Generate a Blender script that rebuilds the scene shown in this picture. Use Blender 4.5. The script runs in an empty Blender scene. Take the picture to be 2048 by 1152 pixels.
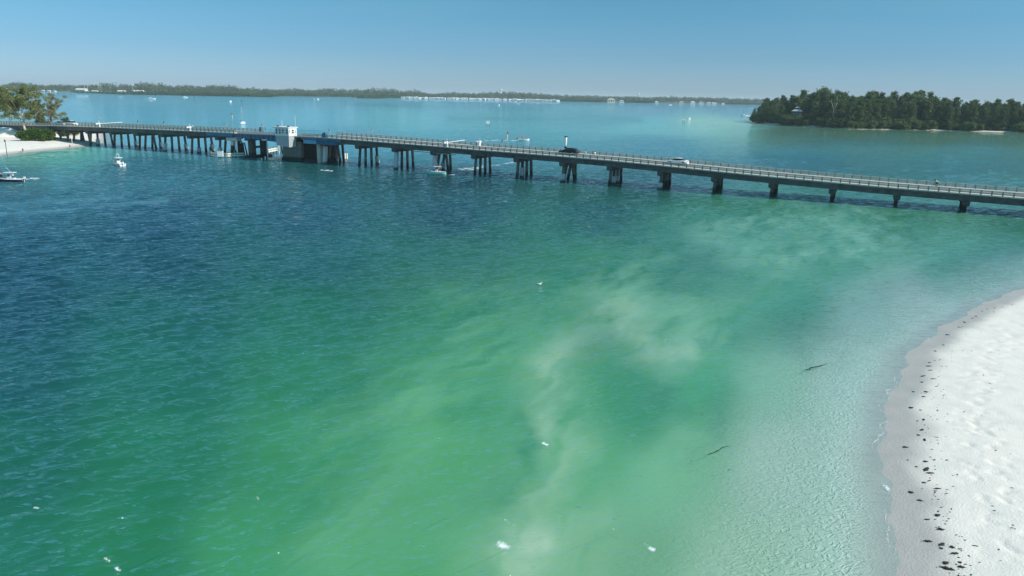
import bpy, bmesh, math, random
import numpy as np
from mathutils import Vector, Matrix
random.seed(7); RNG = np.random.default_rng(7)
R = math.radians
C = bpy.context.scene.collection
# ------------------------------------------------------------------ camera
HC = 20.0; FPX = 1462.0; PITCH = 0.259165; ROLL = 0.020797
cam_d = bpy.data.cameras.new('camera'); cam = bpy.data.objects.new('camera', cam_d); C.objects.link(cam)
cam_d.sensor_width = 36; cam_d.lens = FPX/2048*36; cam_d.clip_start = 0.5; cam_d.clip_end = 60000
cp, sp, cr, sr = math.cos(PITCH), math.sin(PITCH), math.cos(ROLL), math.sin(ROLL)
X0 = Vector((1,0,0)); U0 = Vector((0,sp,cp)); F0 = Vector((0,cp,-sp))
RT = X0*cr+U0*sr; UP = -X0*sr+U0*cr
cam.matrix_world = Matrix(((RT.x,UP.x,-F0.x,0),(RT.y,UP.y,-F0.y,0),(RT.z,UP.z,-F0.z,HC),(0,0,0,1)))
bpy.context.scene.camera = cam
def at(x, y, z=0.0):
    """ground point seen at photo position x, y (2048 wide)"""
    d = RT*((x-1024)/FPX)+UP*((576-y)/FPX)+F0
    t = (z-HC)/d.z
    return Vector((d.x*t, d.y*t, z))
def proj(X, Y, Z=0.0):
    zz = Z-HC; dep = np.maximum(Y*cp-zz*sp, 1.0); up = Y*sp+zz*cp
    u = FPX*X/dep; v = FPX*up/dep
    return 1024+u*cr+v*sr, 576-(-u*sr+v*cr)
# ------------------------------------------------------------------ light
SUN_AZ, SUN_EL = 106.0, 35.0          # azimuth clockwise from +Y (towards +X)
sc = bpy.context.scene
w = bpy.data.worlds.new('World'); sc.world = w; w.use_nodes = True
nt = w.node_tree; bg = nt.nodes['Background']
sky = nt.nodes.new('ShaderNodeTexSky'); sky.sky_type = 'NISHITA'; sky.sun_disc = False
sky.sun_elevation = R(SUN_EL); sky.sun_rotation = R(SUN_AZ); sky.altitude = 0
sky.air_density = 1.0; sky.dust_density = 0.25; sky.ozone_density = 3.0
mx = nt.nodes.new('ShaderNodeMix'); mx.data_type = 'RGBA'; mx.blend_type = 'MULTIPLY'; mx.inputs[0].default_value = 1
tcw = nt.nodes.new('ShaderNodeTexCoord'); sxw = nt.nodes.new('ShaderNodeSeparateXYZ'); nt.links.new(tcw.outputs['Generated'], sxw.inputs[0])
rw = nt.nodes.new('ShaderNodeValToRGB'); nt.links.new(sxw.outputs[2], rw.inputs[0]); nt.links.new(rw.outputs[0], mx.inputs[7])
rw.color_ramp.elements[0].position = 0.0; rw.color_ramp.elements[0].color = (.42,.63,1.04,1)
rw.color_ramp.elements[1].position = 0.5; rw.color_ramp.elements[1].color = (.60,1.2,1.12,1)
e_ = rw.color_ramp.elements.new(.05); e_.color = (.33,.56,.84,1); e_ = rw.color_ramp.elements.new(.12); e_.color = (.30,.61,.74,1); e_ = rw.color_ramp.elements.new(.22); e_.color = (.48,1.05,1.02,1)
cn = nt.nodes.new('ShaderNodeTexNoise'); cn.inputs['Scale'].default_value = 3.0; cn.inputs['Detail'].default_value = 5; cmp_ = nt.nodes.new('ShaderNodeMapping'); cmp_.inputs['Scale'].default_value = (1,1,9)
nt.links.new(tcw.outputs['Generated'], cmp_.inputs[0]); nt.links.new(cmp_.outputs[0], cn.inputs[0]); cmr = nt.nodes.new('ShaderNodeMapRange'); cmr.inputs[1].default_value = .42; cmr.inputs[2].default_value = .75; cmr.inputs[3].default_value = 0; cmr.inputs[4].default_value = .16
nt.links.new(cn.outputs[0], cmr.inputs[0]); wm_ = nt.nodes.new('ShaderNodeMix'); wm_.data_type = 'RGBA'; wm_.inputs[7].default_value = (6.5,6.6,6.2,1); nt.links.new(cmr.outputs[0], wm_.inputs[0]); nt.links.new(sky.outputs[0], wm_.inputs[6])
nt.links.new(wm_.outputs[2], mx.inputs[6]); nt.links.new(mx.outputs[2], bg.inputs[0])
bg.inputs[1].default_value = 0.113
sd = bpy.data.lights.new('sun', 'SUN'); sd.energy = 4.2; sd.angle = R(0.53); sd.color = (1.0, 0.955, 0.88)
so = bpy.data.objects.new('sun', sd); C.objects.link(so)
sv = Vector((math.sin(R(SUN_AZ))*math.cos(R(SUN_EL)), math.cos(R(SUN_AZ))*math.cos(R(SUN_EL)), math.sin(R(SUN_EL))))
so.rotation_euler = sv.to_track_quat('Z', 'Y').to_euler(); so.location = (60, 0, 80)
sc.view_settings.view_transform = 'Standard'; sc.view_settings.look = 'None'
sc.view_settings.exposure = 0.2; sc.view_settings.gamma = 1.0
# ------------------------------------------------------------------ helpers
def s2l(c): return tuple(((v/255)/12.92 if v/255 <= .04045 else ((v/255+.055)/1.055)**2.4) for v in c)
MATS = {}
def mat(name, col, rough=0.7, var=0.12, scale=2.0, metal=0.0, bump=0.0, spec=0.4, rand=0.0, stain=None):
    """procedural material: colour with two-scale noise variation (albedo, linear)"""
    if name in MATS: return MATS[name]
    m = bpy.data.materials.new(name); m.use_nodes = True; t = m.node_tree; b = t.nodes['Principled BSDF']
    tc = t.nodes.new('ShaderNodeTexCoord'); n = t.nodes.new('ShaderNodeTexNoise')
    n.inputs['Scale'].default_value = scale; n.inputs['Detail'].default_value = 6; n.inputs['Roughness'].default_value = .65
    t.links.new(tc.outputs['Object'], n.inputs['Vector'])
    r = t.nodes.new('ShaderNodeMapRange'); r.inputs[1].default_value = .3; r.inputs[2].default_value = .7
    r.inputs[3].default_value = 1-var; r.inputs[4].default_value = 1+var
    t.links.new(n.outputs[0], r.inputs[0])
    mul = t.nodes.new('ShaderNodeMix'); mul.data_type = 'RGBA'; mul.blend_type = 'MULTIPLY'; mul.inputs[0].default_value = 1
    mul.inputs[6].default_value = (*col, 1); t.links.new(r.outputs[0], mul.inputs[7])
    out = mul.outputs[2]
    if rand:
        oi = t.nodes.new('ShaderNodeObjectInfo'); hs = t.nodes.new('ShaderNodeHueSaturation')
        rr = t.nodes.new('ShaderNodeMapRange'); rr.inputs[3].default_value = 1-rand; rr.inputs[4].default_value = 1+rand
        r2 = t.nodes.new('ShaderNodeMapRange'); r2.inputs[3].default_value = .5-.05*rand; r2.inputs[4].default_value = .5+.05*rand
        t.links.new(oi.outputs['Random'], rr.inputs[0]); t.links.new(oi.outputs['Random'], r2.inputs[0])
        t.links.new(rr.outputs[0], hs.inputs['Value']); t.links.new(r2.outputs[0], hs.inputs['Hue']); t.links.new(out, hs.inputs['Color']); out = hs.outputs[0]
    if stain:      # dark growth / wet band below world height stain[0], streaked
        g = t.nodes.new('ShaderNodeNewGeometry'); sx = t.nodes.new('ShaderNodeSeparateXYZ'); t.links.new(g.outputs['Position'], sx.inputs[0])
        ad = t.nodes.new('ShaderNodeMath'); ad.operation = 'MULTIPLY_ADD'; ad.inputs[1].default_value = -1.2
        t.links.new(n.outputs[0], ad.inputs[0]); t.links.new(sx.outputs[2], ad.inputs[2])
        q = t.nodes.new('ShaderNodeMapRange'); q.inputs[1].default_value = stain[0]-1.0; q.inputs[2].default_value = stain[0]-.4
        t.links.new(ad.outputs[0], q.inputs[0])
        m2 = t.nodes.new('ShaderNodeMix'); m2.data_type = 'RGBA'; m2.inputs[6].default_value = (*stain[1], 1)
        t.links.new(q.outputs[0], m2.inputs[0]); t.links.new(out, m2.inputs[7]); out = m2.outputs[2]
    t.links.new(out, b.inputs['Base Color'])
    b.inputs['Roughness'].default_value = rough; b.inputs['Metallic'].default_value = metal; b.inputs['Specular IOR Level'].default_value = spec
    if bump:
        bp = t.nodes.new('ShaderNodeBump'); bp.inputs['Strength'].default_value = bump; bp.inputs['Distance'].default_value = .05
        t.links.new(n.outputs[0], bp.inputs['Height']); t.links.new(bp.outputs[0], b.inputs['Normal'])
    MATS[name] = m; return m
class MB:
    def __init__(s): s.v = []; s.f = []; s.sm = []
    def add(s, vs, fs, smooth=False):
        o = len(s.v); s.v += [tuple(v) for v in vs]; s.f += [tuple(i+o for i in f) for f in fs]; s.sm += [smooth]*len(fs); return s
    def box(s, x0, x1, y0, y1, z0, z1):
        return s.add([(x0,y0,z0),(x1,y0,z0),(x1,y1,z0),(x0,y1,z0),(x0,y0,z1),(x1,y0,z1),(x1,y1,z1),(x0,y1,z1)],
                     [(0,3,2,1),(4,5,6,7),(0,1,5,4),(1,2,6,5),(2,3,7,6),(3,0,4,7)])
    def hexa(s, b, t):       # bottom 4, top 4 corners (ccw)
        return s.add(list(b)+list(t), [(0,3,2,1),(4,5,6,7),(0,1,5,4),(1,2,6,5),(2,3,7,6),(3,0,4,7)])
    def tube(s, p, q, r0, r1=None, n=8, caps=True):
        p = Vector(p); q = Vector(q); r1 = r0 if r1 is None else r1
        d = (q-p).normalized(); a = d.orthogonal().normalized(); b = d.cross(a); vs = []
        for c, r in ((p, r0), (q, r1)):
            for i in range(n):
                t = 2*math.pi*i/n; vs.append(c+a*math.cos(t)*r+b*math.sin(t)*r)
        fs = [(i, (i+1) % n, n+(i+1) % n, n+i) for i in range(n)]
        s.add(vs, fs, True)
        if caps: s.add(vs, [tuple(reversed(range(n))), tuple(range(n, 2*n))])
        return s
    def path(s, pts, rs, n=7):
        for i in range(len(pts)-1): s.tube(pts[i], pts[i+1], rs[i], rs[i+1], n, True)
        return s
    def loft(s, rings, smooth=True, caps=True):
        n = len(rings[0]); vs = [v for r in rings for v in r]; fs = []
        for k in range(len(rings)-1):
            for i in range(n): fs.append((k*n+i, k*n+(i+1) % n, (k+1)*n+(i+1) % n, (k+1)*n+i))
        s.add(vs, fs, smooth)
        if caps: s.add(vs, [tuple(reversed(range(n))), tuple(range((len(rings)-1)*n, len(rings)*n))])
        return s
    def ball(s, c, r, nu=10, nv=6):
        rings = []
        for j in range(1, nv):
            ph = math.pi*j/nv
            rings.append([(c[0]+r[0]*math.sin(ph)*math.cos(2*math.pi*i/nu), c[1]+r[1]*math.sin(ph)*math.sin(2*math.pi*i/nu), c[2]-r[2]*math.cos(ph)) for i in range(nu)])
        return s.loft(rings)
    def build(s, name, m, parent=None, loc=None):
        me = bpy.data.meshes.new(name); me.from_pydata(s.v, [], s.f)
        me.polygons.foreach_set('use_smooth', s.sm); me.materials.append(m); me.update()
        bm = bmesh.new(); bm.from_mesh(me); bmesh.ops.remove_doubles(bm, verts=bm.verts, dist=1e-5); bmesh.ops.recalc_face_normals(bm, faces=bm.faces); bm.to_mesh(me); bm.free()
        o = bpy.data.objects.new(name, me); C.objects.link(o)
        if parent: o.parent = parent
        if loc is not None: o.location = loc
        return o
def tag(o, label, cat=None, group=None, kind=None):
    o['label'] = label
    if cat: o['category'] = cat
    if group: o['group'] = group
    if kind: o['kind'] = kind
    return o
def thing(name, label, cat, loc=(0,0,0), rz=0.0, group=None):
    o = bpy.data.objects.new(name, None); C.objects.link(o); o.empty_display_size = .3
    o.location = loc; o.rotation_euler = (0,0,rz); return tag(o, label, cat, group)
def dup(root, loc=None, rz=None, label=None, scale=None):
    r = root.copy(); C.objects.link(r)
    if loc is not None: r.location = loc
    if rz is not None: r.rotation_euler = (0,0,rz)
    if scale is not None: r.scale = scale if hasattr(scale, '__len__') else (scale,)*3
    if label: r['label'] = label
    for ch in list(root.children):
        c = ch.copy(); C.objects.link(c); c.parent = r
        for g in list(ch.children):
            d = g.copy(); C.objects.link(d); d.parent = c
    return r
def np_mesh(name, V, F, m, smooth=True):
    """V (n,3), F (m,k) arrays"""
    me = bpy.data.meshes.new(name); V = np.asarray(V, np.float32); F = np.asarray(F, np.int32); k = F.shape[1]
    me.vertices.add(len(V)); me.vertices.foreach_set('co', V.ravel())
    me.loops.add(F.size); me.loops.foreach_set('vertex_index', F.ravel())
    me.polygons.add(len(F)); me.polygons.foreach_set('loop_start', np.arange(0, F.size, k, dtype=np.int32))
    try: me.polygons.foreach_set('loop_total', np.full(len(F), k, np.int32))
    except Exception: pass
    me.polygons.foreach_set('use_smooth', np.full(len(F), smooth)); me.materials.append(m); me.update(calc_edges=True); me.validate()
    o = bpy.data.objects.new(name, me); C.objects.link(o); return o
def grid_faces(nr, nc):
    i = np.arange(nr-1)[:, None]*nc+np.arange(nc-1)[None, :]
    return np.stack([i, i+1, i+nc+1, i+nc], -1).reshape(-1, 4)
def _h(ix, iy, seed):
    h = (ix*374761393+iy*668265263+seed*144665) & 0xffffffff
    h = ((h ^ (h >> 13))*1274126177) & 0xffffffff
    return ((h ^ (h >> 16)) & 0xffff)/65535.0
def vnoise(x, y, seed=0):
    ix = np.floor(x).astype(np.int64); iy = np.floor(y).astype(np.int64); fx = x-ix; fy = y-iy
    fx = fx*fx*(3-2*fx); fy = fy*fy*(3-2*fy)
    a = _h(ix, iy, seed); b = _h(ix+1, iy, seed); c = _h(ix, iy+1, seed); d = _h(ix+1, iy+1, seed)
    return (a*(1-fx)+b*fx)*(1-fy)+(c*(1-fx)+d*fx)*fy
def fbm(x, y, seed=0, oct=4):
    s = 0; a = .5; t = 0
    for k in range(oct):
        s = s+a*vnoise(x*2**k+17.3*k, y*2**k-9.1*k, seed+k); t += a; a *= .55
    return s/t
def sstep(a, b, x): t = np.clip((x-a)/(b-a), 0, 1); return t*t*(3-2*t)
def seg_dist(PX, PY, pts):
    """distance to polyline and sign (left of travel positive)"""
    best = np.full(PX.shape, 1e9); sg = np.ones(PX.shape)
    for (ax, ay), (bx, by) in zip(pts[:-1], pts[1:]):
        dx, dy = bx-ax, by-ay; L = dx*dx+dy*dy+1e-9
        t = np.clip(((PX-ax)*dx+(PY-ay)*dy)/L, 0, 1); qx = PX-ax-t*dx; qy = PY-ay-t*dy
        d = np.hypot(qx, qy); c = dx*(PY-ay)-dy*(PX-ax); m = d < best
        best = np.where(m, d, best); sg = np.where(m, np.sign(c), sg)
    return best, sg
# ------------------------------------------------------------------ shorelines (world)
shore_px = [(1800,1152),(1790,1050),(1776,960),(1768,890),(1776,800),(1800,735),(1832,695),(1890,648),(1960,610),(2048,578)]
SHORE = [(6,-40),(10,5),(13.5,20)]+[tuple(at(*p)[:2]) for p in shore_px]+[(72,92),(95,104),(140,122),(220,140),(320,135)]
def smooth_line(P, it=2):
    for _ in range(it):
        Q = [P[0]]
        for a, b in zip(P[:-1], P[1:]):
            Q += [(a[0]*.75+b[0]*.25, a[1]*.75+b[1]*.25), (a[0]*.25+b[0]*.75, a[1]*.25+b[1]*.75)]
        P = Q+[P[-1]]
    return P
SHORE = smooth_line(SHORE)
def beach_sd(x, y):
    d, s = seg_dist(x, y, SHORE)      # travel is away from camera: right side is land (sign negative)
    return -d*s + (fbm(x*.35, y*.35, 5, 3)-.5)*1.2     # positive on land
L_px = [(-260,335),(-60,320),(0,311),(60,304),(120,297.5),(160,293.5),(180,291.5),(200,287),(208,275),(206,266),(180,262),(120,256),(60,250),(0,245),(-260,240)]
LSP = [tuple(at(*p)[:2]) for p in L_px]
def poly_sd(x, y, P):
    Q = P+[P[0]]; d, _ = seg_dist(x, y, Q)
    ins = np.zeros(x.shape, bool)
    for (ax, ay), (bx, by) in zip(Q[:-1], Q[1:]):
        c = ((ay > y) != (by > y)) & (x < (bx-ax)*(y-ay)/(by-ay+1e-12)+ax); ins ^= c
    return np.where(ins, d, -d)
# bridge frame: s along (towards far left), t across (towards far side)
A0 = Vector((85.96, 138.914, 0)); DB = Vector((-0.89499, 0.44609, 0)); NB = Vector((0.44609, 0.89499, 0))
BROT = math.atan2(-DB.y, -DB.x)
def bw(s, t, z=0.0): return A0+DB*s+NB*t+Vector((0,0,z))
_sz = [(-70,3.6),(-20,4.1),(0,4.42),(12,4.62),(24,4.95),(36,5.3),(47,5.68),(59,6.18),(71,6.6),(83,6.88),(95,7.08),(107,7.25),(119,7.55),(132,7.75),(144,7.95),(156,8.1),(175,8.12),(196,7.92),(222,7.72),(247,7.45),(260,7.25),(272,7.05),(302,6.3),(330,5.7),(380,5.2),(460,5.0)]
def railz(s): return float(np.interp(s, [a for a, _ in _sz], [b for _, b in _sz]))
def roadz(s): return railz(s)-1.0

# ------------------------------------------------------------------ water
ang = np.concatenate([np.linspace(-180,-62,30)[:-1], np.linspace(-62,-41,40)[:-1], np.linspace(-41,41,540), np.linspace(41,62,40)[1:], np.linspace(62,180,30)[1:]])
th = np.radians(ang)
rr = [0.5,4,8,12,15,18]
r_ = 20.0
while r_ < 260: rr.append(r_); r_ *= 1.0034
while r_ < 900: rr.append(r_); r_ *= 1.008
while r_ < 26000: rr.append(r_); r_ *= 1.03
rr = np.array(rr)
TH, RR = np.meshgrid(th, rr); WX = RR*np.sin(TH); WY = RR*np.cos(TH)
sd_b = beach_sd(WX, WY)
sd_l = poly_sd(WX, WY, LSP)
calm = sstep(-22, -3, sd_b)              # 1 close to the right-hand beach
def waves(x, y, n, lam, mean_dir, spread, slope, seed):
    g = np.random.default_rng(seed); z = np.zeros_like(x)
    sp_ = np.maximum(RR*0.0034, RR*0.0026)
    for i in range(n):
        l = lam[0]*(lam[1]/lam[0])**g.random(); a = mean_dir+g.normal()*spread; ph = g.random()*6.283
        k = 6.2832/l; A = slope*l/6.2832/math.sqrt(n/2)
        fade = np.clip((l/sp_-2.2)/2.5, 0, 1)
        s_ = np.sin(k*(x*math.cos(a)+y*math.sin(a))+ph)
        z += A*fade*(s_-.26*np.cos(2*(k*(x*math.cos(a)+y*math.sin(a))+ph)))
    return z
gust = .45+1.1*fbm(WX*.03, WY*.03, 44, 3)
near = (RR < 420)
WZ = np.zeros_like(WX)
i1 = int(np.searchsorted(rr, 420))
def sub(a): return a[:i1]
_RR = RR; RR = _RR[:i1]
wz = waves(sub(WX), sub(WY), 46, (.6,2.4), R(125), R(18), .30, 1)+waves(sub(WX), sub(WY), 14, (2.2,7.0), R(118), R(15), .055, 2)
wz2 = waves(sub(WX), sub(WY), 34, (.5,1.5), R(22), R(26), .09, 3)
RR = _RR
WZ[:i1] = wz*(1-calm[:i1]*.92)*gust[:i1]+wz2*calm[:i1]*.8*sstep(.3,-3,sd_b[:i1])
WZ *= sstep(0, -6, sd_l)*.85+.15
side = (np.abs(ang) < 62)[None, :]
WZ = np.where(side, WZ, WZ*0.3)
# --- colour of the water body (depth, sediment, painted reflection of the island), set at anchor points
PX, PY = proj(WX, WY)
front = (WY > 6)
PX = np.where(front, np.clip(PX, -900, 2950), np.where(WX > 0, 2950, -900)); PY = np.where(front, np.clip(PY, 160, 1500), 1500)
wn = fbm(WX*.05, WY*.05, 11, 4)-.5; wn2 = fbm(WX*.05+40, WY*.05, 21, 4)-.5
PXw = PX+wn*120*np.clip((PY-230)/600, .1, 1.1); PYw = PY+wn2*90*np.clip((PY-230)/600, .05, 1)
cps = [ # x, y, colour (sRGB) of the water body
(0,1150,18,112,84),(250,1110,26,122,80),(500,1110,52,142,88),(750,1120,74,156,98),(1000,1120,96,166,112),(1250,1120,104,168,120),(1500,1120,144,190,150),(1700,1100,168,202,172),
(0,900,10,100,80),(300,900,20,116,80),(600,900,46,138,88),(850,900,74,156,98),(1100,900,80,158,104),(1350,900,112,180,130),(1550,900,160,194,166),(1700,900,174,204,182),
(0,750,6,84,84),(300,750,14,104,84),(600,750,30,122,84),(900,750,52,140,92),(1100,750,74,152,104),(1250,770,50,138,92),(1400,760,62,156,104),(1550,750,120,184,144),(1700,760,164,200,176),
(0,620,2,72,86),(300,620,8,96,86),(600,620,22,112,84),(900,620,36,126,86),(1200,620,50,138,92),(1450,620,66,144,106),(1600,600,56,140,104),(1750,620,128,174,152),(1850,620,160,184,170),
(0,520,0,68,86),(300,520,2,74,84),(600,520,8,92,86),(900,520,20,102,80),(1200,520,36,120,84),(1420,520,34,112,86),(1500,480,60,140,108),(1700,500,52,134,102),(1900,540,66,142,110),(2040,520,76,146,116),
(0,430,6,80,98),(300,440,4,70,90),(600,440,4,72,86),(900,430,4,66,76),(1200,430,10,78,72),(1500,430,26,110,76),(1800,440,40,116,80),(2040,450,36,108,76),
(0,340,30,108,116),(300,340,20,92,102),(600,345,12,80,80),(900,360,8,66,72),(1300,365,12,74,70),(1700,390,30,104,84),(2040,400,34,104,88),
(0,318,80,150,130),(100,306,70,150,130),
(260,270,50,125,140),(450,270,46,122,138),(700,280,30,108,122),(1000,300,26,104,112),(1300,290,28,104,114),(1600,320,34,100,108),(1900,330,40,108,104),
(300,220,44,122,142),(600,225,50,130,146),(560,210,40,125,145),(800,232,56,136,142),(1000,232,20,122,124),(1200,236,20,118,120),(1300,250,60,136,136),(1420,246,100,150,132),(1500,255,84,134,116),
(1560,262,66,98,62),(1700,268,66,98,58),(1900,275,66,98,58),(2040,280,66,100,60),(1700,292,50,104,98),(1950,300,50,104,96),  # greens beside the island: tree reflection put into the water colour
(300,200,60,128,146),(700,200,60,128,146),(1000,207,52,116,136),(1300,214,48,110,128),(1480,218,50,108,124),(900,215,34,122,136)]
num = np.zeros(PX.shape+(3,)); den = np.zeros(PX.shape)
yw = lambda y: 1.0*np.where(y > 420, 420+(y-420)*1.0, 420+(y-420)*4.0)
Pyy = yw(PYw)
for q in cps:
    c = np.array(s2l(q[2:])); d2 = ((PXw-q[0])/1.0)**2+(Pyy-float(yw(np.array(float(q[1])))))**2
    wgt = 1/(d2+1500)**2.0
    num += wgt[..., None]*c; den += wgt
COL = num/den[..., None]
_dz = np.clip((PY-230)/500, .05, 1.4)
_t1 = (fbm(WX*.16, WY*.16, 33, 5)-.5)*170*_dz; _t2 = (fbm(WX*.16+31, WY*.16+7, 35, 5)-.5)*100*_dz
_n3 = fbm((WX*.9-WY*.44)*.55+_t1*.012, (WX*.44+WY*.9)*.13+_t2*.012, 31, 5)
def blend(line, width, col, k, soft=1.0, nz=.5):
    global COL
    d, _ = seg_dist(PXw+_t1*(1 if nz > .3 else .2), PYw+_t2*(1 if nz > .3 else .2), line)
    m = (.55*np.exp(-(d/width)**2)+.45*np.exp(-(d/(width*2.1))**2))*k*np.clip(1+nz*(_n3-.46)*8, 0, 2.0)
    m = np.clip(m, 0, 1)[..., None]
    COL = COL*(1-m)+np.array(s2l(col))*m
silt = (158,192,158)
blend([(1010,1110),(1040,1060),(1062,960),(1092,860),(1105,760),(1140,690),(1200,650),(1260,622)], 44, silt, .40)
blend([(1250,672),(1330,694),(1400,678),(1424,655)], 28, silt, .42)
blend([(1420,478),(1500,508),(1580,520),(1680,502),(1730,474)], 24, (120,176,146), .42)
blend([(1430,470),(1560,436),(1700,446),(1800,470)], 22, (112,170,140), .36)
blend([(1270,556),(1340,602),(1410,612),(1500,596)], 40, (112,176,134), .36)
blend([(960,660),(880,760),(800,860),(720,970),(660,1080)], 80, (98,168,116), .38)
blend([(1024,1074),(1040,1060)], 30, (180,202,170), .38)
blend([(985,1108),(1010,1096)], 32, (168,198,160), .3)
blend([(1150,1000),(1180,1080),(1160,1152)], 45, (140,182,140), .3)
blend([(1185,672),(1240,716),(1330,772),(1400,815)], 44, (28,120,86), .30)
blend([(1420,500),(1480,560),(1560,640),(1650,690)], 34, (30,112,88), .26)
blend([(985,960),(965,1040),(940,1150)], 34, (36,128,90), .28)
blend([(1010,850),(1030,900),(1010,960)], 26, (34,130,92), .4)
blend([(690,208),(900,214),(1050,218),(1180,226)], 3.5, (10,110,122), .8, nz=.2)
blend([(900,236),(1060,238),(1180,236),(1280,240)], 4.5, (6,108,112), .8, nz=.2)
blend([(1360,243),(1420,242),(1500,248)], 3, (120,156,130), .5, nz=.2)
# long smooth swirls/wake slicks on the left, lighter
blend([(0,412),(120,402),(250,392)], 4, (70,140,150), .5, nz=.3)
blend([(0,430),(150,418),(330,400)], 3, (80,150,160), .4, nz=.3)
COL = COL*(1+.16*(fbm(WX*.12, WY*.12, 71, 4)-.5)[..., None])
_lum = COL.mean(-1, keepdims=True); COL = COL*.86+_lum*.14
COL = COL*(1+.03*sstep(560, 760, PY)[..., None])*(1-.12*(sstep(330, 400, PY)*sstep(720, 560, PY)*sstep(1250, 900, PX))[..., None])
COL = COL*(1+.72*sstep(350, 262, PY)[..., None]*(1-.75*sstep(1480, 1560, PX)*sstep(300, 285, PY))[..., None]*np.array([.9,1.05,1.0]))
COL = np.clip(COL, 0, 1)
# seabed shows through close to the beaches
alpha = sstep(-.05, -3.5, sd_b)*.35+sstep(-2.5, -15, sd_b)*.65
alpha = np.minimum(alpha, 1)
al = sstep(-.2, -9, sd_l); alpha = np.minimum(alpha, .35+.65*al)
# --- foam
FOAM = np.zeros(PX.shape)
def foam(line, width, k):
    global FOAM
    d, _ = seg_dist(PX, PY, line); n = fbm(WX*1.3, WY*1.3, 51, 4)
    FOAM = np.maximum(FOAM, k*np.exp(-(d/width)**2)*np.clip(.5+(n-.42)*3.2, 0, 1.4))
for x, y, a, k in [(72,1014,6,1),(50,1008,3,.6),(244,1036,4,.9),(258,1054,3,.4),(274,864,4,.8),(232,884,5,.4),(236,1134,6,.9),(215,1117,6,.5),(512,994,6,.7),(540,933,4,.5),(1222,1055,9,1.2),(1236,1059,7,1),
                   (1300,1096,9,.8),(1284,1086,12,.5),(1090,888,6,.8),(932,924,5,.7),(984,932,6,.8),(976,936,8,.5),(1020,1046,14,.5),(1010,1090,16,.7),(1185,1028,12,.4),(1130,465,4,.7),(780,523,4,.4),(600,817,5,.5),(330,975,6,.35),(1070,500,3,.5),(1012,585,4,.6),(1174,638,4,.5),(1250,620,4,.5)]:
    foam([(x-a*.8,y-a*.25),(x+a*.8,y+a*.25)], max(a*.5, 1.6), k)
foam([(42,360),(60,357),(78,357)], 2.2, 1.1); foam([(78,357),(140,352),(210,344)], 1.2, .35)
foam([(252,327),(262,325)], 1.3, .7)
foam([(895,350),(912,349)], 1.2, .8); foam([(918,340),(945,337),(975,332)], 4.0, .75); foam([(975,333),(1010,327),(1050,321)], 3.2, .55)
foam([(641,340),(664,341)], 1.5, 1.1); foam([(930,412),(1000,404),(1060,398)], 1.6, .45); foam([(800,416),(850,424)], 1.5, .3)
foam([(960,281),(1000,280.5),(1036,281)], .9, .9)
foam([(1488,231.5),(1500,231.5)], 1.1, 1.3)
foam([(0,408),(100,400),(230,392)], 1.6, .3)
# shoreline wash: thin broken line of foam along the beach
sh = beach_sd(WX, WY)+(fbm(WX*.5, WY*.5, 61, 3)-.5)*1.0
brk = sstep(.42, .6, fbm(WX*.16, WY*.16, 65, 3))
FOAM = np.maximum(FOAM, np.where((RR < 160), np.exp(-((sh+.30)/.085)**2)*(.22+.45*brk), 0))
FOAM = np.maximum(FOAM, np.where((RR < 160), np.exp(-((sh+1.5)/.10)**2)*(.35*sstep(.5, .62, fbm(WX*.2, WY*.2, 66, 3))), 0))
FOAM = np.maximum(FOAM, np.where(RR < 120, np.exp(-((WX-at(1773,976).x)**2+((WY-at(1773,976).y)*.45)**2)/.06)*.8, 0))

wm = bpy.data.materials.new('water'); wm.use_nodes = True; t = wm.node_tree; t.nodes.clear()
N = t.nodes.new; LK = t.links.new
out = N('ShaderNodeOutputMaterial'); ca = N('ShaderNodeAttribute'); ca.attribute_name = 'tint'; ea = N('ShaderNodeAttribute'); ea.attribute_name = 'data'
sep = N('ShaderNodeSeparateColor'); LK(ea.outputs['Color'], sep.inputs[0])     # r alpha, g foam, b calm
tc = N('ShaderNodeTexCoord')
def ripple(rot, sc_, st, det, amp, dist=.6, ridge=0.0):
    mp = N('ShaderNodeMapping'); mp.inputs['Rotation'].default_value = (0,0,rot); mp.inputs['Scale'].default_value = (sc_*st, sc_, sc_)
    LK(tc.outputs['Object'], mp.inputs[0]); n = N('ShaderNodeTexNoise'); n.inputs['Scale'].default_value = 1; n.inputs['Detail'].default_value = det
    n.inputs['Roughness'].default_value = .58; n.inputs['Distortion'].default_value = dist; LK(mp.outputs[0], n.inputs[0]); src = n.outputs[0]
    if ridge:
        a_ = N('ShaderNodeMath'); a_.operation = 'SUBTRACT'; a_.inputs[1].default_value = .5; LK(src, a_.inputs[0]); b_ = N('ShaderNodeMath'); b_.operation = 'ABSOLUTE'; LK(a_.outputs[0], b_.inputs[0])
        c_ = N('ShaderNodeMath'); c_.operation = 'MULTIPLY_ADD'; c_.inputs[1].default_value = -ridge; LK(b_.outputs[0], c_.inputs[0]); LK(n.outputs[0], c_.inputs[2]); src = c_.outputs[0]
    m = N('ShaderNodeMath'); m.operation = 'MULTIPLY'; m.inputs[1].default_value = amp; LK(src, m.inputs[0]); return m
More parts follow.
